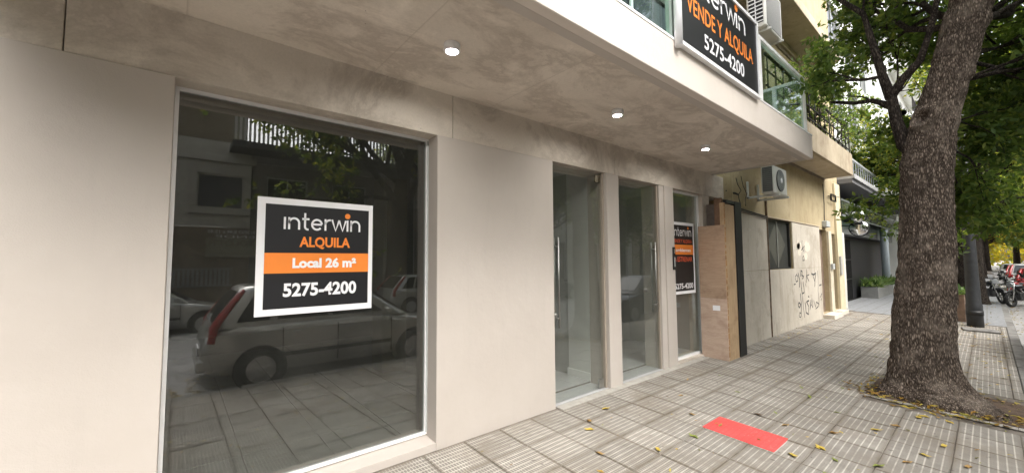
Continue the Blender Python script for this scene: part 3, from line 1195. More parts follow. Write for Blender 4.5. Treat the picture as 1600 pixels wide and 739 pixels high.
nbp(MB().bbox(.131, .185, 15.0, 15.34, -.3, 2.5, .006), 'pilaster', m_wallold('pale_jamb', (.50, .45, .34), (.62, .56, .44), (.40, .33, .24)))
MBX = nbp(MB().bbox(.186, .25, 15.02, 15.25, 1.35, 1.52, .006), 'letter_box', GREYF)
nbp(MB().bbox(.191, .24, 16.1, 16.32, 1.15, 1.75, .006), 'meter_box', plain('meter_grey', (.40, .39, .36), .5))
nbp(MB().bbox(.131, .25, 14.55, 14.95, 2.60, 2.78, .01), 'wall_box', GREYF)
k = MB().tube([(.15, 14.75, 2.75), (.17, 14.74, 3.3), (.16, 14.76, 3.9)], .012, 6)
k.tube([(.16, 15.3, 3.6), (.16, 15.7, 3.62), (.3, 16.0, 3.6)], .012, 6)
nbp(k, 'conduit', BLACKM)
k = MB()
win_frame(k, .20, .24, 15.35, 15.95, 3.45, 3.66, .03)
nbp(k, 'lamp_bracket', BLACKM)
# lower balcony
nbp(MB().bbox(.131, .80, 8.14, 15.1, 4.10, 4.22, .006), 'balcony_floor', BEIGE)
nbp(MB().bbox(.73, .815, 8.14, 15.12, 4.092, 4.72, .008), 'parapet', m_wallold('weathered_parapet', (.33, .27, .19), (.50, .43, .32), (.20, .15, .10), .15))
nbp(MB().bbox(.131, .729, 15.04, 15.118, 4.094, 4.70, .006), 'parapet', BEIGE)
nbp(MB().box(.131, .16, 8.14, 15.03, 4.04, 4.098), 'soffit_moulding', BROWNW)
rl = MB()
rl.tube([(.77, 8.2, 5.45), (.77, 15.08, 5.45)], .028, 8)
rl.tube([(.77, 8.2, 5.15), (.77, 15.08, 5.15)], .016, 6)
rl.tube([(.77, 8.2, 4.85), (.77, 15.08, 4.85)], .016, 6)
rl = nbp(rl, 'railing', IRON)
for i in range(16):
    y = 8.3 + i * .45
    MB().tube([(.77, y, 4.715), (.77, y, 5.44)], .014, 6).build('baluster', IRON, rl)
# upper balcony slab, seen from below
nbp(MB().bbox(.131, .84, 8.14, 14.1, 7.18, 7.42, .008), 'balcony_slab', BEIGE)
nbp(MB().bbox(.131, .20, 8.14, 14.6, 7.02, 7.17, .01), 'cornice', BEIGE)
nbp(MB().bbox(.131, .16, 8.14, 14.6, 6.90, 7.0, .01), 'cornice', BROWNW)
for h_ in ((12.2, 13.3, 4.72, 6.8), (9.2, 10.3, 4.72, 6.8), (9.2, 10.4, 7.9, 9.8), (12.2, 13.4, 7.9, 9.8), (9.2, 10.4, 11, 12.8), (12.2, 13.4, 11, 12.8)):
    k = nbp(win_frame(MB(), .0, .05, *h_, .06, ((h_[0] + h_[1]) / 2,)), 'window', BROWNW)
    MB().box(.01, .02, h_[0] + .05, h_[1] - .05, h_[2] + .05, h_[3] - .05).build('pane', DGLASS, k)

# graffiti strokes on the grey panel
GR = [
    [(300, 300), (310, 280), (322, 300), (318, 330), (304, 335), (300, 305)], [(285, 355), (300, 350)],
    [(345, 300), (350, 255), (362, 262), (355, 290), (372, 300), (360, 320)], [(325, 270), (335, 320), (330, 380)],
    [(400, 245), (398, 300), (392, 350)], [(398, 300), (425, 290)], [(400, 305), (420, 345)],
    [(445, 285), (470, 295), (492, 280), (480, 330), (472, 395)], [(460, 300), (475, 350)],
    [(510, 265), (512, 340), (505, 430), (510, 520), (500, 560), (470, 575)],
    [(345, 340), (350, 430), (372, 425), (365, 340)], [(335, 425), (340, 500), (332, 600)],
    [(312, 510), (320, 490), (334, 510), (322, 530), (312, 512)], [(315, 590), (322, 565), (336, 580), (330, 605), (316, 595)],
    [(350, 430), (355, 520), (362, 615)], [(372, 500), (378, 580), (400, 600), (405, 540), (385, 500), (410, 495)],
    [(425, 490), (415, 570), (440, 480), (445, 560), (430, 530)], [(455, 500), (470, 560), (480, 520), (510, 545)],
    [(402, 460), (414, 468)], [(385, 355), (390, 385)], [(350, 385), (352, 425)],
    [(375, 20), (370, 60), (385, 110), (395, 60), (362, 100)], [(372, 150), (385, 140), (388, 175), (370, 178), (374, 150)],
    [(520, 390), (545, 385)], [(525, 490), (545, 460)], [(530, 520), (538, 500)],
]
SPRAY = plain('black_spray_paint', (.05, .048, .048), .6, var=.2)
fn = lambda u, v: (11.55 + (u - 285) * .0096, 1.40 - (v - 245) * .0033)
for st in GR:
    pts = []
    for a, c in zip(st, st[1:]):
        for k in range(3):
            pts.append((a[0] + (c[0] - a[0]) * k / 3 + random.uniform(-1, 1), a[1] + (c[1] - a[1]) * k / 3 + random.uniform(-1, 1)))
    pts.append(st[-1])
    p2 = [fn(*p) for p in pts]
    g = MB()
    ribbon(g, p2, random.uniform(.026, .048), .1535, lambda u, v: (u, v))
    nbp(g, 'graffiti_stroke', SPRAY)
# pale patches of scraped paint
g = MB()
for (u, v, a, c) in ((350, 80, 26, 60), (420, 70, 30, 50), (340, 60, 14, 40), (400, 140, 20, 30)):
    y0, z0 = fn(u, v)
    pp = []
    for k in range(14):
        an = 2 * math.pi * k / 14
        rr = random.uniform(.7, 1.1)
        pp.append((.1528, y0 + a * .0096 * math.cos(an) * rr, z0 + c * .0033 * math.sin(an) * rr))
    g.quad(*pp)
nbp(g, 'scraped_paint', plain('scraped_paint', (.62, .56, .46), .9, var=.2, scale=20))


def ac_unit(name, label, loc, wy, hz_, dx, louvre):
    a = empty(name, loc, 0, label, 'air conditioner', 'outdoor air conditioners')
    MB().bbox(0, dx, 0, wy, 0, hz_, .02).build('casing', plain('ac_white', (.66, .65, .61), .5, var=.06), a)
    if not louvre:
        f = MB().box(dx * .12, dx * .9, -.006, .0, hz_ * .06, hz_ * .95).build('side_coil', plain('coil_fins', (.13, .13, .125), .6, .3, .15), a)
        for i in range(12):
            z = hz_ * (.08 + .07 * i)
            MB().box(dx * .12, dx * .9, -.010, -.0065, z, z + .008).build('fin', plain('fin_grey', (.2, .2, .19), .5, .3) if i == 0 else bpy.data.materials['fin_grey'], f)
        fr = MB().lathe([(hz_ * .40, dx), (hz_ * .40, dx + .012), (hz_ * .37, dx + .014)], 32, (0, wy * .46, hz_ * .5), 'x').build('fan_guard', plain('fan_black', (.05, .05, .05), .5), a)
        g_ = MB()
        for rr in (.08, .14, .20, .26, .32, .38):
            pts = [(dx + .020, wy * .46 + hz_ * rr * math.cos(t), hz_ * .5 + hz_ * rr * math.sin(t)) for t in [2 * math.pi * k / 28 for k in range(29)]]
            g_.tube(pts, .004, 5, False)
        for k in range(10):
            an = math.pi * k / 10
            r_ = hz_ * .39
            g_.tube([(dx + .022, wy * .46 - r_ * math.cos(an), hz_ * .5 - r_ * math.sin(an)), (dx + .022, wy * .46 + r_ * math.cos(an), hz_ * .5 + r_ * math.sin(an))], .003, 4, False)
        g_.build('grille', GREYF, fr)
        MB().lathe([(.05, dx + .02), (.05, dx + .032)], 16, (0, wy * .46, hz_ * .5), 'x').build('hub', WHITEP, fr)
    else:
        f = MB().box(dx * .12, dx * .88, -.006, 0, hz_ * .1, hz_ * .92).build('side_grille', BLACKM, a)
        for i in range(9):
            z = hz_ * (.12 + .09 * i)
            MB().box(dx * .12, dx * .88, -.022, -.0065, z, z + .016).build('louvre', WHITEP, f)
        MB().box(dx * .48, dx * .52, -.024, -.0065, hz_ * .1, hz_ * .92).build('louvre', WHITEP, f)
        f = MB().box(dx, dx + .006, wy * .08, wy * .92, hz_ * .06, hz_ * .94).build('rear_coil', plain('coil_mesh', (.22, .215, .2), .6, .2, .2, 60), a)
    br = MB()
    for y in (wy * .12, wy * .85):
        br.bbox(-.30, dx + .05, y, y + .035, -.05, -.008, .004)
        br.bbox(-.30, -.262, y, y + .035, -.05, .30, .004)
    br.build('bracket', plain('bracket_white', (.6, .6, .57), .5, var=.1), a)
    return a


ac_unit('air_conditioner', 'white air conditioner with round fan on the yellow wall above the diamond window', (.445, 8.72, 2.93), .78, .54, .22, False)
ac_unit('air_conditioner', 'white boxy air conditioner with black louvres above the agency board', (.445, 8.35, 6.06), .95, .85, .32, True)

# ------------------------------------------------------------------ the dark grey building beyond
gb = empty('grey_building', (0, 16.75, 0), 0, 'dark grey building with set back entrance, glass canopy and black gate', 'building')


def gbp(mb, name, mat, parent=None):
    o = mb.build(name, mat, parent or gb)
    if parent is None:
        o.location = (0, -16.75, 0)
    return o


gbp(MB().box(-.9, -.62, 16.75, 31, -.3, 4.3), 'wall', DARKG)
gbp(MB().box(-8, .58, 16.75, 31, 4.28, 4.42), 'balcony_slab', plain('slab_grey', (.33, .33, .33), .8, var=.1))
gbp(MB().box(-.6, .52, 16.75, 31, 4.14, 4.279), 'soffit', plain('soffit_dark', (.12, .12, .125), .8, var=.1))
gbp(MB().bbox(.14, .24, 16.9, 31, 4.43, 4.50, .01).box(.14, .2, 16.9, 31, 5.3, 5.36), 'handrail', GREYF)
for i in range(30):
    gbp(MB().box(.16, .18, 17 + i * .45, 17.02 + i * .45, 4.501, 5.299), 'baluster', GREYF)
cp = gbp(MB().box(.18, .21, 16.8, 31, 3.60, 3.66).box(.18, .21, 16.8, 31, 3.08, 3.13).box(-.6, .18, 16.8, 31, 3.62, 3.65), 'canopy', plain('canopy_steel', (.20, .22, .21), .5, .4))
for i in range(7):
    MB().box(.19, .20, 16.85 + i * 2.0, 18.78 + i * 2.0, 3.131, 3.599).build('canopy_pane', m_glass('canopy_glass', (.35, .5, .42), .12) if i == 0 else bpy.data.materials['canopy_glass'], cp)
gbp(MB().bbox(-.6, .10, 16.76, 17.5, -.3, 2.55, .01), 'entrance_pier', plain('pale_pier', (.55, .54, .5), .8, var=.12, scale=3))
gbp(MB().box(-.55, -.2, 16.76, 31, 2.60, 3.05), 'lintel', plain('lintel_grey', (.17, .17, .17), .8))
gt = gbp(MB().box(-.50, -.46, 17.6, 21.8, 2.45, 2.52).box(-.50, -.46, 17.6, 21.8, -.05, .02).box(-.50, -.46, 17.6, 21.8, 1.6, 1.66).box(-.50, -.46, 17.6, 21.8, .8, .86), 'gate', BLACKM)
for i in range(42):
    MB().box(-.49, -.47, 17.6 + i * .1, 17.63 + i * .1, .021, 2.449).build('gate_bar', GREYF if i < 22 else BLACKM, gt)
gbp(MB().box(-.55, -.50, 21.9, 31, -.1, 2.55), 'dark_door', plain('black_opening', (.02, .02, .022), .5))
gbp(MB().lathe([(.15, -.3), (.15, 3.1)], 20, (.05, 26.2, 0)), 'column', plain('blue_grey_column', (.38, .43, .47), .6, var=.05))
q = MB()
hl = [(17.5 + i * 3.2, 19.9 + i * 3.2, 4.45 + j * 3.1, 6.7 + j * 3.1) for i in range(4) for j in range(4)]
facade(q, -.62, 16.75, 31, 4.3, 18, hl, .15)
q.quad((-.62, 31, -.3), (-9, 31, -.3), (-9, 31, 18), (-.62, 31, 18))
q.quad((-.62, 16.75, 18), (-.62, 31, 18), (-9, 31, 18), (-9, 16.75, 18))
gbp(q, 'upper_wall', WHITEW)
for h_ in hl:
    k = gbp(win_frame(MB(), -.76, -.70, *h_, .07, ((h_[0] + h_[1]) / 2,)), 'window', GREYF)
    MB().box(-.745, -.735, h_[0] + .06, h_[1] - .06, h_[2] + .06, h_[3] - .06).build('pane', DGLASS, k)

# planter with shrub
pl = empty('planter', (-.1, 22.6, 0), 0, 'grey concrete planter box with a leafy shrub at the dark entrance', 'planter')
k = MB()
k.box(-.25, .30, 0, 4.2, -.1, .42).box(-.25, .30, .0, .06, .4201, .46).box(-.25, .30, 4.14, 4.2, .4201, .46).box(-.25, -.19, .061, 4.139, .4201, .46).box(.24, .30, .061, 4.139, .4201, .46)
k.build('box', plain('planter_concrete', (.20, .20, .19), .85, var=.15, scale=5), pl)


def leaf_quads(C, D, Ln, Wd, fold=.25):
    """numpy arrays: leaf base points, directions, lengths, widths -> (n,4,3) quads"""
    n = len(C)
    D = D / np.maximum(np.linalg.norm(D, axis=1, keepdims=True), 1e-6)
    A = np.random.normal(size=(n, 3))
    S = np.cross(D, A)
    S /= np.maximum(np.linalg.norm(S, axis=1, keepdims=True), 1e-6)
    N = np.cross(D, S)
    Ln, Wd = Ln[:, None], Wd[:, None]
    V = np.empty((n, 4, 3))
    V[:, 0] = C
    V[:, 1] = C + D * Ln * .45 + S * Wd * .5 + N * Wd * fold
    V[:, 2] = C + D * Ln
    V[:, 3] = C + D * Ln * .45 - S * Wd * .5 + N * Wd * fold
    return V


n = 900
C = np.stack([np.random.uniform(-.2, .35, n), np.random.uniform(.05, 4.15, n), np.random.uniform(.42, .6, n)], 1)
D = np.stack([np.random.normal(0, .6, n), np.random.normal(0, .6, n), np.random.uniform(.2, 1.2, n)], 1)
me = fast_quads('shrub', leaf_quads(C, D, np.random.uniform(.2, .42, n), np.random.uniform(.05, .1, n)), m_leaf('shrub_leaf', ((.05, .10, .03), (.12, .20, .06), (.25, .32, .14)), .3))
o = bpy.data.objects.new('shrub', me)
col.objects.link(o)
o.parent = pl

for (x, y, z, r, lb) in ((.40, 18.2, 2.72, .27, 'round convex traffic mirror with dark rim, lower one under the glass canopy'), (.42, 18.0, 3.12, .22, 'round convex traffic mirror, upper one under the glass canopy')):
    mo = empty('convex_mirror', (x, y, z), 0, lb, 'mirror', 'convex mirrors at the dark entrance')
    k = MB().lathe([(r * 1.06, 0), (r * 1.06, .03), (r, .035)], 28, axis='y')
    k.xf(lambda p: (p.x, -p.y, p.z))
    k.build('rim', BLACKM, mo)
    k = MB().lathe([(r * .98 * math.cos(t), .036 + .10 * math.sin(t)) for t in [0, .3, .6, .9, 1.2, 1.45]], 28, axis='y')
    k.xf(lambda p: (p.x, -p.y, p.z))
    k.build('mirror_dome', CHROME, mo)
    MB().tube([(0, .01, 0), (-.3, .1, .1), (-.55, .2, .15)], .02, 6).build('arm', BLACKM, mo)

# ------------------------------------------------------------------ trees
def bumpy_trunk(q, spine, n=72, m_=150, amp=.012, flare=None):
    """spine: list of (x, y, z, r); smooth interpolation, ridged bark relief"""
    S = np.array(spine, float)
    tt = np.linspace(0, len(S) - 1, m_)
    rows = []
    for t in tt:
        i = min(int(t), len(S) - 2)
        f = t - i
        p0, p1, p2, p3 = S[max(i - 1, 0)], S[i], S[i + 1], S[min(i + 2, len(S) - 1)]
        c = .5 * ((2 * p1) + (-p0 + p2) * f + (2 * p0 - 5 * p1 + 4 * p2 - p3) * f * f + (-p0 + 3 * p1 - 3 * p2 + p3) * f ** 3)
        row = []
        for j in range(n + 1):
            a = 2 * math.pi * (j % n) / n
            ca, sa = math.cos(a), math.sin(a)
            r = c[3]
            big = noise.noise((ca * 1.3, sa * 1.3, c[2] * .9)) * .09
            rid = abs(noise.noise((ca * r * 26, sa * r * 26, c[2] * 5))) * 2 - .6
            k = r * (1 + big) + rid * amp
            if flare:
                k += flare(a, c[2], r)
            row.append((c[0] + ca * k, c[1] + sa * k, c[2]))
        rows.append(row)
    q.grid(rows)


PRUNE = [None]


def grow(q, p, d, r, L, lvl, maxl, tips, seg=5, droop=0.0, spread=.75):
    pts, rad = [Vector(p)], [r]
    dd = Vector(d).normalized()
    for k in range(seg):
        j = Vector((random.gauss(0, 1), random.gauss(0, 1), random.gauss(0, .7))) * .16
        dd = (dd + j + Vector((0, 0, .05 - droop * lvl))).normalized()
        pts.append(pts[-1] + dd * L / seg)
        rad.append(r * (1 - .62 * (k + 1) / seg))
    if PRUNE[0] and not (PRUNE[0](pts[-1]) and PRUNE[0](pts[2])):
        return
    q.tube(pts, rad, 8 if lvl < 2 else 5, False)
    if lvl >= maxl - 1:
        tips.append((pts, lvl))
    if lvl < maxl:
        nc = (3, 4, 4, 4)[min(lvl, 3)]
        for k in range(nc):
            f = random.uniform(.35, 1.0) if k else 1.0
            i = min(int(f * seg), seg)
            base = pts[i]
            ax_ = Vector((random.gauss(0, 1), random.gauss(0, 1), random.gauss(0, .6)))
            nd = (dd + ax_.normalized() * spread).normalized()
            grow(q, base, nd, max(.004, rad[i] * .72), L * random.uniform(.55, .8), lvl + 1, maxl, tips, seg, droop, spread)


def foliage(tips, per, ln, wd, spread=.10, up=.0):
    C, D = [], []
    for pts, lvl in tips:
        for _ in range(per):
            k = random.random() ** .7 * (len(pts) - 1)
            i = min(int(k), len(pts) - 2)
            p = pts[i].lerp(pts[i + 1], k - i)
            tw = (pts[i + 1] - pts[i]).normalized()
            # a spray of five leaflets
            base = p + Vector((random.gauss(0, spread), random.gauss(0, spread), random.gauss(0, spread)))
            sd_ = (tw + Vector((random.gauss(0, .8), random.gauss(0, .8), random.gauss(-.1, .6)))).normalized()
            for m_ in range(5):
                C.append(base + sd_ * ln * .5 * (m_ // 2))
                side = sd_.orthogonal().normalized()
                s2 = sd_.cross(side)
                an = random.uniform(0, 6.28)
                D.append(sd_ * .6 + (side * math.cos(an) + s2 * math.sin(an)) * .8 + Vector((0, 0, -.15 + up)))
    C = np.array([tuple(c) for c in C])
    D = np.array([tuple(c) for c in D])
    n = len(C)
    return leaf_quads(C, D, np.random.uniform(.75, 1.25, n) * ln, np.random.uniform(.75, 1.25, n) * wd)


def obj(name, me, parent=None, loc=(0, 0, 0)):
    o = bpy.data.objects.new(name, me)
    col.objects.link(o)
    o.parent = parent
    o.location = loc
    return o


# the big street tree
TB = (2.66, 7.36, gz(2.66))
tree = empty('street_tree', TB, 0, 'large street tree with thick grey brown flaking bark in the pavement', 'tree')
SPN = [(2.66, 7.36, -.22, .50), (2.65, 7.36, -.06, .455), (2.645, 7.36, .08, .375), (2.64, 7.36, .38, .318), (2.665, 7.36, .87, .292), (2.716, 7.36, 1.684, .262), (2.762, 7.36, 2.50, .238),
       (2.794, 7.36, 2.915, .24), (2.85, 7.36, 3.316, .235), (2.964, 7.36, 3.70, .207), (3.074, 7.36, 4.074, .203), (3.162, 7.36, 4.446, .205), (3.258, 7.36, 4.808, .20), (3.367, 7.36, 5.236, .19), (3.45, 7.4, 5.7, .16)]


def flare(a, z, r):
    f = max(0, 1 - (z + .22) / .75) ** 2
    k = .07 * f * math.cos(5 * a + .6) + .06 * f * math.cos(3 * a + 1.0)
    # the long root towards the kerb on the street side
    da = math.atan2(math.sin(a - R(-35)), math.cos(a - R(-35)))
    k += .30 * f * f * math.exp(-(da / .5) ** 2)
    # old branch scar facing the camera
    da = math.atan2(math.sin(a - R(-115)), math.cos(a - R(-115)))
    rr = math.hypot(da * .24, z - 3.42)
    k += .05 * math.exp(-((rr - .10) / .045) ** 2) - .05 * math.exp(-(rr / .06) ** 2)
    return k


q = MB()
bumpy_trunk(q, SPN, 140, 280, .021, flare)
q.xf(lambda p: p - Vector(TB))
q.build('trunk', BARK, tree)
lim, tips = MB(), []
LS = random.getstate()
random.seed(21)
V3 = Vector
# street trees are clipped back from the balconies
PRUNE[0] = lambda p: p.x > (1.62 if p.y < 9.5 else 1.3) and (p.y > 6.7 or p.x > 2.5) and not (p.z < 4.0 and p.x < 2.1 and p.y < 8.2)
# fork on the left of the trunk, as in the photograph
lim.tube([(2.74, 7.34, 2.95), (2.60, 7.30, 3.15), (2.54, 7.28, 3.45), (2.50, 7.28, 3.85)], [.10, .085, .066, .056], 12, False)
lim.tube([(2.50, 7.28, 3.80), (2.44, 7.2, 4.1), (2.38, 7.15, 4.5), (2.3, 7.1, 5.0)], [.062, .05, .042, .03], 8, False)
lim.tube([(2.50, 7.28, 3.82), (2.62, 7.25, 4.0), (2.80, 7.2, 4.18), (2.9, 7.1, 4.45)], [.06, .05, .042, .03], 8, False)
lim.tube([(2.50, 7.28, 3.7), (2.3, 7.35, 3.85), (2.1, 7.45, 3.9), (1.8, 7.6, 4.05)], [.04, .032, .026, .02], 8, False)
for p, d, r_, L_ in (
        ((2.3, 7.1, 5.0), (-.6, -.2, .7), .035, 1.1), ((2.9, 7.1, 4.45), (.3, -.5, .8), .035, 1.0), ((1.8, 7.6, 4.05), (-.7, .4, .25), .024, 1.0),
        ((2.38, 7.15, 4.5), (-.8, .2, .3), .028, 1.0), ((2.44, 7.2, 4.1), (-.9, -.1, .1), .024, .85), ((2.1, 7.45, 3.9), (-.5, .7, -.1), .02, .8),
        ((3.30, 7.36, 4.95), (-.9, .1, .55), .085, 2.0), ((3.2, 7.36, 4.6), (.3, 1.0, .35), .07, 1.9), ((3.1, 7.36, 4.15), (-.15, 1.0, .2), .05, 1.7),
        ((3.4, 7.4, 5.5), (.7, .4, .7), .10, 2.2), ((3.42, 7.4, 5.6), (-.5, -.6, .8), .09, 2.1), ((3.45, 7.4, 5.7), (.1, .5, 1), .11, 2.2), ((3.2, 7.36, 4.5), (-.8, .7, .3), .05, 1.9),
        ((3.42, 7.4, 5.5), (.3, -.9, .7), .08, 2.2), ((2.9, 7.4, 3.5), (-.2, 1, .15), .03, 1.3), ((3.0, 7.4, 3.9), (.5, .9, .1), .035, 1.5), ((2.3, 7.1, 5.0), (-.9, .6, .2), .03, 1.3), ((2.6, 7.4, 3.6), (-.35, 1, .25), .035, 1.7), ((2.5, 7.3, 3.9), (-.5, 1, .45), .035, 1.8), ((2.45, 7.25, 4.2), (-.3, 1, .7), .035, 1.9),
        ((3.2, 7.36, 4.6), (-.6, 1.0, .75), .05, 2.2), ((2.8, 7.4, 3.2), (-.25, 1.0, .0), .03, 1.6), ((3.2, 7.4, 4.4), (-.3, .9, .2), .045, 2.3), ((1.8, 7.6, 4.05), (-.3, 1, .2), .022, 1.3), ((3.3, 7.4, 5.0), (-.75, .5, .9), .05, 2.2)):
    grow(lim, p, d, r_, L_, 1, 4, tips, 5, .02)
PRUNE[0] = None
lim.xf(lambda p: p - Vector(TB))
lim.build('limbs', BARKD, tree)
V = foliage(tips, 11, .10, .045)
me = fast_quads('crown', V - np.array(TB), LEAF)
obj('crown', me, tree)
random.setstate(LS)


def make_tree(seed, h, r0, leafmat, per, ln, wd, maxl=4, lean=(0, 0), name='tree'):
    """template meshes: trunk, limbs, crown at the origin"""
    random.seed(seed)
    q = MB()
    sp = [(0, 0, -.3, r0 * 1.6), (0, 0, .0, r0 * 1.3), (0, 0, .4, r0 * 1.05), (lean[0] * .5, lean[1] * .5, h * .5, r0 * .9), (lean[0], lean[1], h, r0 * .78), (lean[0] * 1.4, lean[1] * 1.4, h + .8, r0 * .6)]
    bumpy_trunk(q, sp, 40, 60, .012)
    lm, tp = MB(), []
    top = Vector((lean[0], lean[1], h))
    for k in range(7):
        a = k * 2 * math.pi / 7 + random.uniform(-.4, .4)
        e = random.uniform(.35, .9)
        st = top + Vector((0, 0, random.uniform(-.3, .7)))
        grow(lm, st, (math.cos(a), math.sin(a), e), r0 * random.uniform(.3, .45), random.uniform(2.2, 3.0), 1, maxl, tp, 5, .015)
    grow(lm, top + Vector((lean[0] * .4, lean[1] * .4, .7)), (lean[0], lean[1], 1), r0 * .5, 3.0, 1, maxl, tp, 5, 0)
    V_ = foliage(tp, per, ln, wd, .16)
    return q.mesh('trunk', BARKD), lm.mesh('limbs', BARKD), fast_quads('crown', V_, leafmat)


TA = make_tree(3, 3.4, .26, LEAFD, 9, .16, .085)
TBm = make_tree(11, 3.9, .22, LEAF, 9, .16, .085)
TCm = make_tree(17, 3.6, .25, LEAFY, 9, .17, .09)
TDm = make_tree(29, 3.0, .33, LEAFD, 9, .15, .08, lean=(-.2, .1))


def put_tree(T, x, y, rz, s, label, nm='street_tree'):
    t = empty(nm, (x, y, gz(x) - .02), rz, label, 'tree', 'trees along the street')
    t.scale = (s, s, s)
    for n_, me in zip(('trunk', 'limbs', 'crown'), T):
        obj(n_, me, t)
    return t


put_tree(TDm, 2.72, 24.5, 2.1, 1.2, 'dark thick trunked street tree just behind the black lamp post')
put_tree(TA, 2.75, 33.5, .6, 1.0, 'second slender street tree beyond the black lamp post')
put_tree(TBm, 2.8, 44.0, 1.6, 1.05, 'third street tree beyond the black lamp post')
put_tree(TA, 2.8, 57.0, 4.0, 1.1, 'green street tree far down the pavement')
put_tree(TCm, 2.8, 71.0, 2.4, 1.1, 'yellowing street tree at the far end of the pavement')
for i, (x, y, T, s_) in enumerate(((13.2, 7.4, TDm, 1.45), (13.3, -9.5, TBm, 1.2), (13.4, 16.5, TA, 1.05), (13.4, 27, TBm, 1.0), (13.3, 38, TA, 1.1), (13.3, 50, TCm, 1.1), (13.3, 63, TCm, 1.2), (13.3, 78, TCm, 1.2), (13.4, -20, TA, 1.0))):
    put_tree(T, x, y, i * 1.3, s_, ('leaning street tree mirrored behind the poster', 'street tree across the road opposite the left wall', 'street tree mirrored in the first glass door', 'street tree mirrored in the second glass door',
                                     'green tree across the street, far down the road', 'first yellow tree across the far road', 'second yellow tree across the far road', 'third yellow tree across the far road', 'street tree across the road behind the viewer')[i])
put_tree(TBm, 2.75, -8.5, 2.0, 1.0, 'unseen street tree added behind the viewer to shade the near pavement')  # out of view, added for the shade its crown gives
put_tree(TCm, 6.5, 112, 1.0, 1.7, 'broad yellow tree closing the end of the street')
put_tree(TA, 0.5, 128, 1.0, 1.9, 'broad green tree closing the end of the street')
put_tree(TCm, 12.5, 122, 3.0, 1.9, 'tall yellow tree beside the end of the street')

for i, (x, y, T, s_, lb) in enumerate(((6.0, 92, TCm, 1.0, 'low yellow tree in the middle distance at the street end'), (9.5, 98, TCm, 1.2, 'bushy yellow tree at the street end'), (3.2, 88, TA, 1.1, 'green tree on the near pavement before the street end'), (2.6, 103, TCm, 1.3, 'yellow tree on the near pavement at the street end'), (13.0, 94, TA, 1.3, 'green tree on the far pavement at the street end'))):
    put_tree(T, x, y, i * 2.1, s_, lb)
# wooded end of the street, one mass of autumn foliage
n = 16000
C = np.stack([np.random.uniform(-30, 45, n), np.random.uniform(138, 152, n), np.random.uniform(0, 1, n) ** .8 * 11], 1)
C[:, 2] *= .7 + .3 * np.sin(C[:, 0] * .7) * np.cos(C[:, 0] * .23 + 1)
far_ = obj('distant_wood', fast_quads('distant_wood', leaf_quads(C, np.random.normal(size=(n, 3)), np.random.uniform(.5, 1.1, n), np.random.uniform(.4, .7, n)), LEAFY))
tag(far_, 'yellow green wooded mass closing the far end of the street', 'trees', kind='stuff')
# plants on the neighbour's balcony
random.seed(5)
vq, vt = MB(), []
for k in range(16):
    grow(vq, (random.uniform(.55, .75), random.uniform(10.5, 14.6), 4.72), (random.uniform(-.2, .25), random.uniform(-.4, .4), 1), .014, random.uniform(.6, 1.2), 2, 4, vt, 5, .03)
vn = empty('balcony_vine', (.7, 12.5, 4.72), 0, 'leafy climbing plant on the iron railing of the beige balcony', 'plant')
vq.xf(lambda p: p - Vector((.7, 12.5, 4.72)))
vq.build('stems', BARKD, vn)
obj('foliage', fast_quads('foliage', foliage(vt, 3, .09, .045) - np.array((.7, 12.5, 4.72)), LEAF), vn)

# ------------------------------------------------------------------ fallen leaves
random.seed(9)
np.random.seed(9)


def flat_leaf(q, x, y, z, s_, a, tilt):
    ca, sa = math.cos(a), math.sin(a)
    P_ = [(0, 0, 0), (.3, .16, .10), (.7, .15, .06), (1, 0, .16), (.7, -.15, .08), (.3, -.16, .12)]
    i = len(q.v)
    for u, v, h in P_:
        u, v, h = u * s_, v * s_, h * s_ * tilt
        q.v.append((x + ca * u - sa * v, y + sa * u + ca * v, z + .003 + h))
    q.f += [(i, i + 1, i + 2, i + 3), (i, i + 3, i + 4, i + 5)]
    q.sm += [True, True]


lm_ = []
for nm, c_ in (('yellow', (.46, .33, .05)), ('ochre', (.30, .18, .055)), ('green', (.17, .20, .035)), ('brown', (.10, .06, .03))):
    mt = plain('leaf_' + nm, c_, .6, var=.3, scale=40)
    for k in range(3):
        q = MB()
        for _ in range(1 if k else 2):
            flat_leaf(q, 0, 0, 0, random.uniform(.065, .115), random.uniform(-.5, .5), random.uniform(.6, 1.8))
        lm_.append((nm, q.mesh('fallen_leaf', mt)))
# the larger single leaves on the near tiles
big = [((880 + 50, 655), 'yellow'), ((897, 677), 'ochre'), ((1044, 728), 'yellow'), ((1240, 718), 'yellow'), ((1121, 675), 'ochre'), ((924, 702), 'yellow')]
spots = [(.35, 3.72, 0), (.42, 3.38, 3), (1.18, 3.42, 1), (1.97, 4.28, 0), (1.36, 4.33, 4), (.62, 3.25, 1), (1.75, 4.9, 10), (1.62, 5.2, 9), (2.25, 4.15, 6), (2.30, 4.45, 7), (2.42, 4.1, 6), (2.18, 4.62, 0),
         (2.0, 5.8, 7), (1.72, 6.1, 8), (1.55, 6.45, 6), (2.35, 5.55, 0), (2.65, 4.9, 4), (2.72, 5.25, 1), (2.85, 4.5, 0), (2.95, 4.75, 2), (2.55, 5.9, 5), (2.88, 5.7, 1), (3.05, 5.3, 3), (3.1, 4.85, 0),
         (2.62, 6.45, 0), (2.72, 6.5, 1), (2.9, 6.48, 2), (.9, 2.9, 11), (.7, 4.9, 9), (1.1, 5.6, 10), (.6, 6.1, 11), (1.9, 6.9, 7), (2.05, 7.2, 4), (1.45, 5.0, 9), (2.1, 5.1, 3), (1.0, 4.4, 11), (1.35, 3.9, 9), (2.5, 4.6, 8), (.45, 5.5, 10), (2.2, 3.9, 1)]
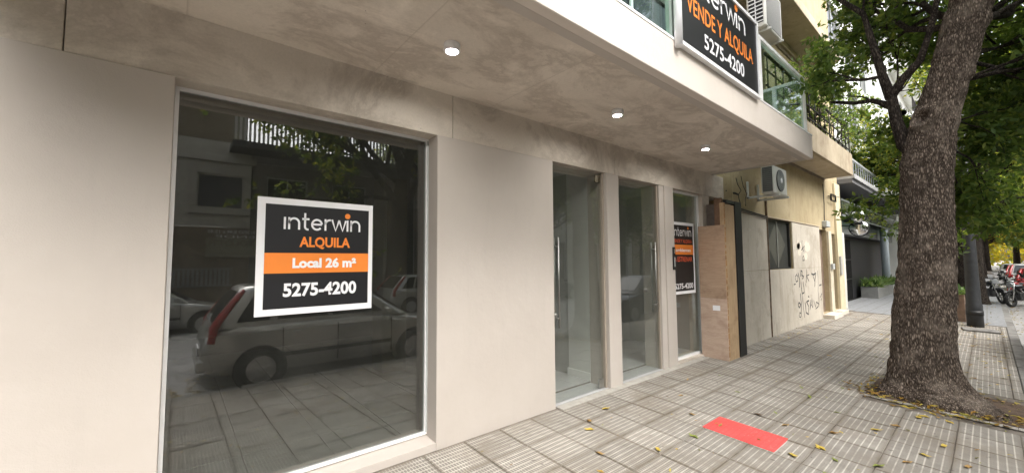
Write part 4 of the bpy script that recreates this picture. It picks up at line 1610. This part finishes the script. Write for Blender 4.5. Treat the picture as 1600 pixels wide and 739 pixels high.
ORD = ('nearest', 'second nearest', 'third nearest', 'fourth nearest', 'fifth nearest', 'sixth nearest', 'seventh nearest', 'eighth nearest', 'ninth nearest', 'tenth nearest', 'eleventh nearest', 'twelfth nearest', 'thirteenth nearest', 'fourteenth nearest', 'fifteenth nearest', 'sixteenth nearest', 'seventeenth nearest', 'eighteenth nearest', 'nineteenth nearest', 'twentieth nearest')
cnt = {}
spots.sort(key=lambda q_: math.hypot(q_[0] - 1.567, q_[1] - 4.41))
for i_, (x, y, k) in enumerate(spots):
    if k >= 9 and i_ % 5:
        k = (5, 7, 4, 8)[i_ % 4]
    nm, me = lm_[k]
    cnt[nm] = cnt.get(nm, -1) + 1
    o = obj('fallen_leaf', me, None, (x, y, gz(x) + .002))
    o.rotation_euler = (0, -math.atan(SLOPE), random.uniform(0, 6.28))
    tag(o, '%s fallen leaf, %s of its colour to the red cover plate' % ({'brown': 'curled brown', 'yellow': 'bright yellow'}.get(nm, nm), ORD[cnt[nm]]), 'leaf', nm + ' fallen leaves on the tiles')
q = MB()


def scatter(n, fx, fy, smin=.04, smax=.09, zf=None):
    for _ in range(n):
        x, y = fx(), fy()
        z = zf(x) if zf else gz(x)
        flat_leaf(q, x, y, z + random.uniform(0, .012), random.uniform(smin, smax), random.uniform(0, 6.28), random.uniform(.3, 2))


U = random.uniform
scatter(170, lambda: U(.1, 3.4), lambda: U(7.2, 17), .03, .09)
scatter(90, lambda: U(.15, 3.4), lambda: U(1, 8), .02, .055)
scatter(200, lambda: U(2.0, 3.4), lambda: U(6.8, 8.2), .04, .09)
scatter(150, lambda: 2.2 + random.gauss(0, .35), lambda: random.choice((10.0, 11.6, 12.4, 14.5)) + random.gauss(0, .25), .04, .09)
scatter(120, lambda: U(.2, .6), lambda: U(8, 16), .02, .06)
scatter(160, lambda: U(2.6, 3.4), lambda: U(9, 26), .04, .09)
scatter(900, lambda: 3.62 + abs(random.gauss(0, .5)), lambda: U(-4, 45), .05, .10, lambda x: gz(x + .02))
scatter(700, lambda: 3.62 + abs(random.gauss(0, .8)), lambda: U(-3, .6), .05, .10, lambda x: gz(x + .02))
scatter(120, lambda: U(.3, 3.4), lambda: U(-2, 3), .03, .07)
# drift against the foot of the tree
for _ in range(170):
    a = U(-2.9, -.1)
    r_ = U(.45, .75)
    x, y = 2.62 + math.cos(a) * r_ * 1.15, 7.34 + math.sin(a) * r_
    flat_leaf(q, x, y, gz(x) + .05 * max(0, 1 - r_ / .8) + U(.0, .03), U(.05, .10), U(0, 6.28), U(.5, 2.5))
fl_ = q.build('fallen_leaves', FALLEN)
tag(fl_, 'yellow and brown fallen leaves scattered over pavement and gutter', 'leaves', kind='stuff')

# ------------------------------------------------------------------ buildings along the street
def gen_building(name, label, x, face, y0, y1, floors, wallm, winm, ground_h=3.9, fh=3.0, nwin=3, balc=True, gmat=None, group='buildings along the street'):
    bd = empty(name, (x, (y0 + y1) / 2, 0), 0, label, 'building', group)
    yc = (y0 + y1) / 2
    H_ = ground_h + floors * fh
    bay = (y1 - y0) / nwin
    hs_ = []
    for j in range(floors):
        for i in range(nwin):
            cyw = y0 + bay * (i + .5)
            ww = min(1.5, bay * .5)
            tall = balc and i % 2 == 0
            zb = ground_h + j * fh + (.12 if tall else .95)
            hs_.append((cyw - ww / 2 - yc, cyw + ww / 2 - yc, zb, ground_h + j * fh + 2.25))
    gh = [(y0 + bay * (i + .5) - bay * .3 - yc, y0 + bay * (i + .5) + bay * .3 - yc, .1, ground_h - .9) for i in range(nwin)]
    q = MB()
    facade(q, 0, y0 - yc, y1 - yc, ground_h - .15, H_, hs_, .18, face)
    dp = -10 * face
    a_, c_ = y0 - yc, y1 - yc
    for p in ([(0, c_, -.3), (dp, c_, -.3), (dp, c_, H_), (0, c_, H_)], [(dp, a_, -.3), (0, a_, -.3), (0, a_, H_), (dp, a_, H_)], [(0, a_, H_), (0, c_, H_), (dp, c_, H_), (dp, a_, H_)]):
        q.quad(*(p if face > 0 else p[::-1]))
    q.build('wall', wallm, bd)
    q = MB()
    facade(q, 0, a_, c_, -.4, ground_h - .15, gh, .25, face)
    q.build('ground_floor_wall', gmat or wallm, bd)
    f_ = lambda u, v: (min(u * -face, v * -face), max(u * -face, v * -face))
    for h_ in hs_ + gh:
        k = MB()
        xa, xb = f_(.10, .16)
        win_frame(k, xa, xb, *h_, .06, ((h_[0] + h_[1]) / 2,))
        k = k.build('window', winm, bd)
        xa, xb = f_(.12, .135)
        MB().box(xa, xb, h_[0] + .05, h_[1] - .05, h_[2] + .05, h_[3] - .05).build('pane', DGLASS, k)
    MB().box(*f_(0.001, -.12), a_, c_, ground_h - .35, ground_h - .16).build('string_course', wallm, bd)
    MB().box(*f_(0.001, -.15), a_, c_, H_ - .3, H_ - .05).build('cornice', wallm, bd)
    if balc:
        for j in range(floors):
            zz = ground_h + j * fh
            bl = MB().box(*f_(.001, -.95), a_ + .6, c_ - .6, zz - .12, zz + .08).build('balcony', wallm, bd)
            k = MB()
            k.box(*f_(-.90, -.94), a_ + .6, c_ - .6, zz + .95, zz + 1.0)
            n_ = int((c_ - a_ - 1.2) / .16)
            for i in range(n_):
                yy = a_ + .62 + i * .16
                k.box(*f_(-.91, -.93), yy, yy + .02, zz + .081, zz + .949)
            k.build('railing', winm if j % 2 else IRON, bl)
    return bd


gen_building('apartment_building', 'white rendered apartment block beyond the dark grey building', 0, 1, 31.1, 43, 5, WHITEW, GREYF)
gen_building('apartment_building', 'beige apartment block farther along the near pavement', 0, 1, 43.1, 58, 6, PALEW, BROWNW)
gen_building('apartment_building', 'brown apartment block down the near pavement', 0, 1, 58.1, 75, 5, BROWNW, GREYF)
gen_building('apartment_building', 'last pale block on the near side of the street', 0, 1, 75.1, 98, 6, WHITEW, IRON)
gen_building('corner_shop', 'orange fronted low shop near the far end of the near pavement', -.6, 1, 98.2, 108, 1, plain('orange_render', (.5, .16, .06), .8), GREYF, balc=False)
# across the street, seen in the glass; most built low to let skylight in
gen_building('facing_building', 'brown block across the street behind the viewer', 16.25, -1, -28, -7.1, 1, BROWNW, GREYF, nwin=5)
gen_building('facing_building', 'grey block with iron balconies mirrored in the second glass door', 16.25, -1, 10.6, 18.4, 1, PALEW, IRON, gmat=MIDG)
gen_building('facing_building', 'low white block mirrored in the first glass door', 16.25, -1, 18.5, 30, 2, WHITEW, GREYF, balc=False)
gen_building('facing_building', 'beige block across the far road', 16.25, -1, 30.1, 48, 2, BEIGE, IRON)
gen_building('facing_building', 'white block across the far road', 16.25, -1, 48.1, 70, 3, WHITEW, IRON)
gen_building('facing_building', 'brown block at the far end across the road', 16.25, -1, 70.1, 100, 5, BROWNW, GREYF)
gen_building('end_building', 'pale block closing the view beyond the last trees', -8, 1, 136, 150, 4, PALEW, GREYF)

# pale house with shutters, mirrored in the large window
ph = empty('pale_house', (16.25, -2.4, 0), 0, 'pale rendered house with shuttered window and sale banner mirrored in the large window', 'building', 'buildings along the street')
q = MB()
facade(q, 0, -4.6, 4.75, 3.1, 6.6, [(-3.6, -1.9, 3.9, 5.3), (2.95, 4.5, 3.85, 5.25)], .15, -1)
q.quad((0, -4.6, 6.6), (0, 4.75, 6.6), (9, 4.75, 6.6), (9, -4.6, 6.6))
q.quad((9, 4.75, -.3), (0, 4.75, -.3), (0, 4.75, 6.6), (9, 4.75, 6.6))
q.build('wall', PALEW, ph)
q = MB()
facade(q, 0.05, -4.6, 4.75, -.3, 3.1, [(-3.8, -1.2, .1, 2.4), (.4, 1.5, .1, 2.3)], .2, -1)
q.build('ground_floor_wall', BROWNW, ph)
for h_ in ((-3.6, -1.9, 3.9, 5.3), (2.95, 4.5, 3.85, 5.25), (-3.8, -1.2, .1, 2.4), (.4, 1.5, .1, 2.3)):
    k = win_frame(MB(), .08, .13, *h_, .06).build('shutter_frame', PALEW, ph)
    n_ = int((h_[3] - h_[2] - .12) / .09)
    kk = MB().box(.11, .125, h_[0] + .06, h_[1] - .06, h_[2] + .06, h_[3] - .06).build('shutter', DARKG, k)
MB().box(-.12, .0, -4.6, 4.9, 5.75, 6.0).build('cornice', PALEW, ph)
MB().bbox(1.2, 8.5, -4.6, 4.7, 6.601, 9.6, .03).build('upper_storey', BROWNW, ph)
MB().box(-.14, -.001, 2.7, 4.75, 3.62, 3.76).build('window_ledge', PALEW, ph)
k = MB()
for i in range(14):
    k.box(-.03, .0, 2.2 + i * .14, 2.28 + i * .14, .75, 1.45)
k.box(-.035, .005, 2.15, 4.2, 1.40, 1.46).box(-.035, .005, 2.15, 4.2, .74, .80)
k.build('window_grille', MIDG, ph)
bn = empty('sale_banner', (16.22, 1.0, 1.9), 0, 'pale sale banner on the pale house mirrored in the large window', 'banner')
MB().box(-.02, .0, -.1, 2.2, 0, .75).build('sheet', plain('banner_cream', (.30, .29, .22), .7), bn)
text(bn, 'LOTE PROPIO 8,44 x 15,40', .95, 3.15, 2.86, 16.235, WHITEP, 0, .14, face=-1)
text(bn, 'VENDE', 1.2, 2.9, 2.68, 16.235, WHITEP, 0, .12, face=-1)
text(bn, 'BERTOLOTTI', 1.0, 3.1, 2.35, 16.195, BROWNW, .02, .24, face=-1)
text(bn, 'propiedades', 1.2, 2.8, 2.02, 16.195, BROWNW, .0, .12, face=-1)

bb = gen_building('balcony_house', 'dark house with a white railed roof terrace mirrored in the large window', 16.4, -1, 2.4, 10.5, 0, MIDG, GREYF, ground_h=6.3, balc=False, nwin=3, gmat=plain('dark_render', (.22, .21, .19), .85, var=.2, scale=1.5))  # ground floor render darker than the band above
tr = MB().box(-1.5, .2, -4.9, 3.9, 6.2, 6.45).build('terrace_slab', DARKG, bb)
k = MB()
for i in range(55):
    k.box(-1.46, -1.42, -4.85 + i * .155, -4.77 + i * .155, 6.46, 7.55)
k.box(-1.48, -1.40, -4.9, 3.9, 7.55, 7.63)
k.build('railing', WHITEW, tr)

# ------------------------------------------------------------------ vehicles
SILVER = m_carpaint('silver_paint', (.42, .42, .40))
GREYC = m_carpaint('grey_paint', (.16, .16, .15))
WHITEC = m_carpaint('white_paint', (.7, .7, .7))
REDC = m_carpaint('red_paint', (.35, .02, .025))
BLACKC = m_carpaint('black_paint', (.012, .012, .014))
ARCH = plain('wheel_arch_black', (.012, .012, .012), .9)
RIMM = plain('alloy', (.45, .45, .44), .35, .9, .05)


def make_car(label, loc, paint, kind='hatch', rz=0.0, L=4.0, W=1.7, H=1.48, group='cars parked along the street'):
    c = empty('parked_car', loc, rz, label, 'car', group)
    w_ = W / 2
    bel = .98 if kind == 'mpv' else .92
    tr_ = .45 if kind == 'sedan' else .0
    fr = L / 4.0
    st = [(0, .78, .42, .70), (.05, .86, .30, .86), (.16, .93, .24, bel - .04), (.45, .98, .20, bel), (1.0, 1.0, .19, bel), (2.0, 1.0, .19, bel), (2.75, 1.0, .19, bel - .02), (3.2, .99, .20, bel - .09), (3.62, .95, .22, bel - .17), (3.86, .88, .26, bel - .28), (3.96, .78, .32, .58), (4.0, .68, .38, .50)]
    q = MB()
    rows = []
    for y, ws, zl, zd in st:
        hw = w_ * ws
        half = [(0, zl), (hw * .7, zl), (hw * .93, zl + .05), (hw * .985, zl + (zd - zl) * .3), (hw, zl + (zd - zl) * .55), (hw * .985, zl + (zd - zl) * .82), (hw * .955, zd - .03), (hw * .90, zd), (0, zd + .025)]
        ring = [(x, y * fr - L / 2, z) for x, z in half] + [(-x, y * fr - L / 2, z) for x, z in reversed(half[1:-1])]
        ring.append(ring[0])
        rows.append(ring)
    q.grid(rows)
    q.quad(*rows[0][:-1])
    q.quad(*rows[-1][:-1][::-1])
    # cabin
    prm = {'hatch': (.10, .62, 2.15, 3.02), 'mpv': (.10, .52, 2.25, 3.15), 'sedan': (.62, 1.25, 2.2, 3.02)}[kind]
    yrb, yrt, yft, yc = [p * fr - L / 2 for p in prm]
    def hwid(h):
        return w_ * (.925 - .20 * h ** 1.3 - (.06 if h > .96 else 0))
    def yr(h):
        return yrb + (yrt - yrb) * h ** 1.1
    def yf(h):
        return yc + (yft - yc) * h ** .95
    zz = lambda h: bel - .02 + (H - bel + .02) * h
    hsx = (0, .2, .4, .6, .8, .93, 1.0)
    rows = []
    for h in hsx:
        z, hw, a_, b_ = zz(h), hwid(h), yr(h), yf(h)
        if h == 1.0:
            a_ += .06
            b_ -= .10
        rows.append([(0, a_ - .05, z), (hw * .8, a_ - .02, z), (hw, a_ + .10, z), (hw, (a_ + b_) / 2, z), (hw * .98, b_ - .15, z), (hw * .75, b_ + .04, z), (0, b_ + .10, z), (-hw * .75, b_ + .04, z), (-hw * .98, b_ - .15, z), (-hw, (a_ + b_) / 2, z), (-hw, a_ + .10, z), (-hw * .8, a_ - .02, z), (0, a_ - .05, z)])
    q.grid(rows)
    t_ = rows[-1]
    q.quad(*t_[:-1])
    body = q.build('body', paint, c)
    # side windows
    for sgn in (-1, 1):
        cuts = ((.05, .22), (.26, .56), (.59, .93)) if kind != 'sedan' else ((.10, .47), (.51, .92))
        for f0, f1 in cuts:
            k = MB()
            rws = []
            for h in (.14, .4, .65, .86):
                a_, b_ = yr(h) + .14, yf(h) - .18
                hw = w_ * (.925 - .20 * h ** 1.3) + .009
                rws.append([(sgn * hw, a_ + (b_ - a_) * f0, zz(h)), (sgn * hw, a_ + (b_ - a_) * f1, zz(h))])
            k.grid(rws, flip=sgn < 0)
            k.build('window', DGLASS, c)
        for yy in ((1.12, 1.95) if kind != 'sedan' else (1.3, 2.1)):
            MB().bbox(min(sgn * (w_ - .01), sgn * (w_ + .022)), max(sgn * (w_ - .01), sgn * (w_ + .022)), yy * fr - L / 2, yy * fr - L / 2 + .17, bel - .16, bel - .13, .008).build('door_handle', paint, c)
        k = MB()
        k.box(min(sgn * (w_ - .02), sgn * (w_ + .012)), max(sgn * (w_ - .02), sgn * (w_ + .012)), 1.02 * fr - L / 2, 2.80 * fr - L / 2, .46, .52)
        k.build('side_moulding', ARCH, c)
        for yy in (1.02, 1.85, 2.80):
            k = MB()
            k.box(min(sgn * (w_ - .06), sgn * (w_ + .003)), max(sgn * (w_ - .06), sgn * (w_ + .003)), yy * fr - L / 2, yy * fr - L / 2 + .012, .30, bel - .06)
            k.build('door_gap', ARCH, c)
        m_ = MB().bbox(-.09, .09, -.05, .05, -.06, .06, .03)
        m_.build('wing_mirror', paint, c, (sgn * (w_ + .06), 2.72 * fr - L / 2, bel + .08))
    # glass front and rear
    for nm, yfn, sg_ in (('windscreen', yf, 1), ('rear_window', yr, -1)):
        rws = []
        for h in (.16, .4, .65, .88):
            hw = hwid(h) * .80
            y_ = yfn(h)
            off = (.105, .06) if sg_ > 0 else (-.058, -.030)
            rws.append([(-hw, y_ + off[1], zz(h) + .006), (-hw * .5, y_ + (off[0] * .7 + off[1] * .3), zz(h) + .006), (0, y_ + off[0], zz(h) + .006), (hw * .5, y_ + (off[0] * .7 + off[1] * .3), zz(h) + .006), (hw, y_ + off[1], zz(h) + .006)])
        MB().grid(rws, flip=sg_ > 0).build(nm, DGLASS, c)
    # wheels
    for yy in (.74, 3.26):
        for sgn in (-1, 1):
            y_ = yy * fr - L / 2
            MB().lathe([(.37, sgn * (w_ - .25)), (.37, sgn * (w_ - .02)), (.35, sgn * (w_ + .005))], 30, (0, y_, .31), 'x').build('wheel_arch', ARCH, c)
            wl = MB().lathe([(.22, w_ - .20), (.29, w_ - .19), (.30, w_ - .14), (.30, w_ - .04), (.285, w_ + .012), (.21, w_ + .016), (.20, w_ - .0)], 30, axis='x')
            if sgn < 0:
                wl.xf(lambda p: (-p.x, p.y, p.z))
            wl = wl.build('wheel', RUBBER, c, (0, y_, .30))
            k = MB()
            k.lathe([(.205, w_ + .006), (.205, w_ + .014), (.185, w_ + .012), (.18, w_ - .005)], 26, axis='x')
            for s5 in range(5):
                an = s5 * 2 * math.pi / 5
                i0_ = len(k.v)
                k.bbox(w_ - .004, w_ + .017, -.028, .028, .02, .19, .006)
                k.xf(lambda p: (p.x, p.y * math.cos(an) - p.z * math.sin(an), p.y * math.sin(an) + p.z * math.cos(an)), i0_)
            k.lathe([(.05, w_ + .0), (.05, w_ + .022), (.03, w_ + .026)], 14, axis='x')
            if sgn < 0:
                k.xf(lambda p: (-p.x, p.y, p.z))
            k.build('rim', RIMM, wl)
    # lights, plates, bumpers
    for sgn in (-1, 1):
        k = MB()
        if kind == 'sedan':
            k.bbox(min(sgn * .45, sgn * .76) , max(sgn * .45, sgn * .76), -L / 2 - .005, -L / 2 + .16, bel - .22, bel - .06, .02)
        else:
            pts = [Vector((sgn * w_ * .90, yr(0) + .015, bel - .22))] + [Vector((sgn * (hwid(h) - .03), yr(h) + .03, zz(h))) for h in (.05, .3, .55, .8, .92)]
            k.tube(pts, [.05, .06, .052, .045, .038, .025], 10)
        k.build('tail_light', REDL, c)
        MB().bbox(min(sgn * .48, sgn * .74), max(sgn * .48, sgn * .74), L / 2 - .22, L / 2 - .055, .60, .74, .03).build('headlight', LAMPC, c)
    MB().bbox(-.26, .26, -L / 2 - .022, -L / 2 + .04, .52, .64, .004).build('number_plate', plain('plate_white', (.55, .55, .55), .5) if 'plate_white' not in bpy.data.materials else bpy.data.materials['plate_white'], c)
    MB().bbox(-.26, .26, L / 2 - .04, L / 2 + .012, .40, .51, .004).build('number_plate', bpy.data.materials['plate_white'], c)
    MB().bbox(-w_ * .84, w_ * .84, -L / 2 - .05, -L / 2 + .10, .34, .52, .03).build('bumper', paint, c)
    MB().bbox(-w_ * .50, w_ * .50, L / 2 - .05, L / 2 + .004, .56, .62, .01).build('grille', ARCH, c)
    return c


RZ = -.305
make_car('silver grey tall hatchback mirrored in the large window beside the kerb', (4.64, 2.38, RZ), SILVER, 'mpv', 0, 4.1, 1.72, 1.58)
make_car('dark car parked at the kerb, mirrored in the second glass door', (4.66, 12.4, RZ), BLACKC, 'sedan', math.pi, 4.4, 1.74, 1.44)
make_car('silver saloon across the street mirrored low at the left of the large window', (11.2, -.75, RZ), SILVER, 'sedan', 0, 4.5, 1.75, 1.45)
make_car('silver hatchback across the street mirrored at the right of the poster', (11.2, 8.1, RZ), SILVER, 'hatch', 0, 4.1, 1.72, 1.46)
make_car('grey saloon across the street mirrored in the glass doors', (11.2, 14.2, RZ), GREYC, 'sedan', 0, 4.4, 1.75, 1.45)
make_car('red hatchback parked at the kerb beyond the motorcycles', (4.85, 33.0, RZ), REDC, 'hatch', 0, 3.9, 1.68, 1.46)
make_car('white hatchback parked behind the red car', (4.8, 40.5, RZ), WHITEC, 'mpv', 0, 4.1, 1.72, 1.6)
make_car('silver car parked farther along the far kerb line', (4.8, 47.5, RZ), SILVER, 'hatch', 0, 4.0, 1.7, 1.5)
make_car('dark grey car waiting in the distant street', (6.6, 66, RZ + .1), GREYC, 'mpv', 0, 4.3, 1.75, 1.6)
make_car('white car in the distant street', (4.7, 58, RZ), WHITEC, 'sedan', 0, 4.4, 1.75, 1.45)


def make_bike(label, loc, rz, tankm, seatc=None):
    c = empty('motorcycle', loc, rz, label, 'motorcycle', 'motorcycles parked by the lamp post')
    c.rotation_euler = (0, R(7), rz)
    for y_ in (-.66, .68):
        wl = MB()
        pts = [(0, .235 * math.cos(t), .235 * math.sin(t)) for t in [2 * math.pi * k / 28 for k in range(29)]]
        wl.tube(pts, .055, 10, False)
        wl = wl.build('wheel', RUBBER, c, (0, y_, .29))
        k = MB()
        for i in range(6):
            a = i * math.pi / 3
            k.tube([(0, 0, 0), (0, .21 * math.cos(a), .21 * math.sin(a))], .014, 6)
        k.lathe([(.05, -.05), (.05, .05)], 14, axis='x')
        k.tube([(0, .2 * math.cos(t), .2 * math.sin(t)) for t in [2 * math.pi * q_ / 24 for q_ in range(25)]], .02, 6, False)
        k.build('rim', RIMM, wl)
    k = MB()
    for s_ in (-.07, .07):
        k.tube([(s_, .68, .29), (s_, .44, .82), (s_, .40, .95)], .026, 8)
    k.build('fork', CHROME, c)
    k = MB().tube([(0, .36, .85), (0, .05, .62), (0, -.15, .42), (0, -.66, .29)], [.04, .04, .05, .03], 8)
    k.tube([(0, .36, .80), (0, .2, .40), (0, -.15, .30)], .03, 8)
    k.tube([(0, -.1, .68), (0, -.6, .74)], .035, 8)
    k.build('frame', BLACKM, c)
    k = MB().bbox(-.13, .13, -.2, .26, .26, .58, .05)
    for z in (.42, .46, .50, .54):
        k.bbox(-.15, .15, -.02, .22, z, z + .018, .005)
    k.build('engine', plain('engine_grey', (.12, .12, .12), .45, .6) if 'engine_grey' not in bpy.data.materials else bpy.data.materials['engine_grey'], c)
    rows = []
    for t in np.linspace(0, 1, 9):
        y_ = -.10 + .46 * t
        r_ = .16 * math.sin(math.pi * min(1, .12 + .80 * t)) ** .5
        rows.append([(r_ * math.cos(a), y_, .78 + .03 * t + r_ * .62 * math.sin(a)) for a in [2 * math.pi * k / 14 for k in range(15)]])
    MB().grid(rows).build('tank', tankm, c)
    rows = []
    for t in np.linspace(0, 1, 9):
        y_ = -.78 + .72 * t
        r_ = .13 * (.55 + .45 * math.sin(math.pi * min(1, .15 + t * .7)))
        rows.append([(r_ * math.cos(a), y_, .80 - .05 * math.sin(t * 3.1) + r_ * .42 * math.sin(a)) for a in [2 * math.pi * k / 12 for k in range(13)]])
    MB().grid(rows).build('seat', RUBBER, c)
    k = MB().tube([(-.36, .26, 1.04), (-.2, .36, 1.03), (0, .40, .97), (.2, .36, 1.03), (.36, .26, 1.04)], .016, 8)
    k.build('handlebar', BLACKM, c)
    for s_ in (-1, 1):
        k = MB().tube([(s_ * .25, .33, 1.03), (s_ * .30, .34, 1.2)], .008, 6)
        k.lathe([(.05, 0), (.055, .015), (.04, .025)], 14, (s_ * .31, .34, 1.23), 'y')
        k.build('mirror', BLACKM, c)
    MB().lathe([(.05, .40), (.095, .47), (.10, .53), (.09, .55)], 18, (0, 0, .88), 'y').build('headlight', LAMPC, c)
    for y_, a0, a1 in ((.68, 20, 150), (-.66, 40, 160)):
        pts = [(0, y_ + .33 * math.cos(R(a)), .29 + .33 * math.sin(R(a))) for a in range(a0, a1, 12)]
        MB().tube(pts, .05, 8).build('mudguard', tankm, c)
    MB().tube([(.13, .1, .30), (.17, -.2, .26), (.19, -.75, .36)], [.025, .03, .05], 10).build('exhaust', CHROME, c)
    MB().bbox(-.05, .05, -.86, -.80, .70, .78, .01).build('tail_light', REDL, c)
    MB().tube([(-.1, -.05, .3), (-.26, .05, .0)], .014, 6).build('side_stand', BLACKM, c)
    return c


make_bike('black motorcycle leaning beside the lamp post at the kerb', (3.30, 25.6, gz(3.3)), R(200), BLACKC)
make_bike('black motorcycle standing in the gutter right of the kerb', (4.10, 26.2, RZ), R(150), BLACKC)
make_bike('red motorcycle standing just behind the black ones', (4.05, 29.2, RZ), R(165), REDC)

# lamp post
lp = empty('lamp_post', (2.93, 16.1, gz(2.93)), 0, 'black tapered steel lamp post with a thick base on the pavement', 'lamp post')
MB().lathe([(.155, -.1), (.155, .55), (.135, .62), (.125, 1.4), (.105, 3.5), (.085, 6.6)], 14).build('pole', plain('lamp_post_black', (.035, .037, .04), .55, .3, .2, 10), lp)
MB().lathe([(.162, .30), (.162, .42)], 14).build('collar', BLACKM, lp)
MB().tube([(0, 0, 6.5), (.3, 0, 7.0), (1.2, 0, 7.2)], [.05, .045, .04], 8).build('arm', BLACKM, lp)
MB().bbox(1.1, 1.75, -.13, .13, 7.12, 7.24, .04).build('lantern', BLACKM, lp)
# low planter and raised slab near the post
pt = empty('tree_planter', (2.55, 17.2, gz(2.55)), 0, 'low brown brick planter with a leafy plant beside the lamp post', 'planter')
MB().bbox(-.2, .2, -.3, .3, -.05, .75, .01).build('box', plain('planter_brown', (.14, .09, .06), .85, var=.3, scale=8), pt)
n = 160
C = np.stack([np.random.uniform(-.2, .25, n), np.random.uniform(-.3, .3, n), np.random.uniform(.74, .85, n)], 1)
D = np.stack([np.random.normal(.1, .6, n), np.random.normal(0, .6, n), np.random.uniform(.2, 1.2, n)], 1)
obj('plant', fast_quads('plant', leaf_quads(C, D, np.random.uniform(.12, .25, n), np.random.uniform(.05, .1, n)), bpy.data.materials['shrub_leaf']), pt)
sl = MB().bbox(-.30, .30, -.16, .16, -.1, .05, .01)
sl = sl.build('concrete_slab', KERB, None, (3.02, 15.15, gz(3.0)))
sl.rotation_euler = (R(4), R(2), R(8))
tag(sl, 'low broken concrete slab at the foot of the lamp post', 'slab')
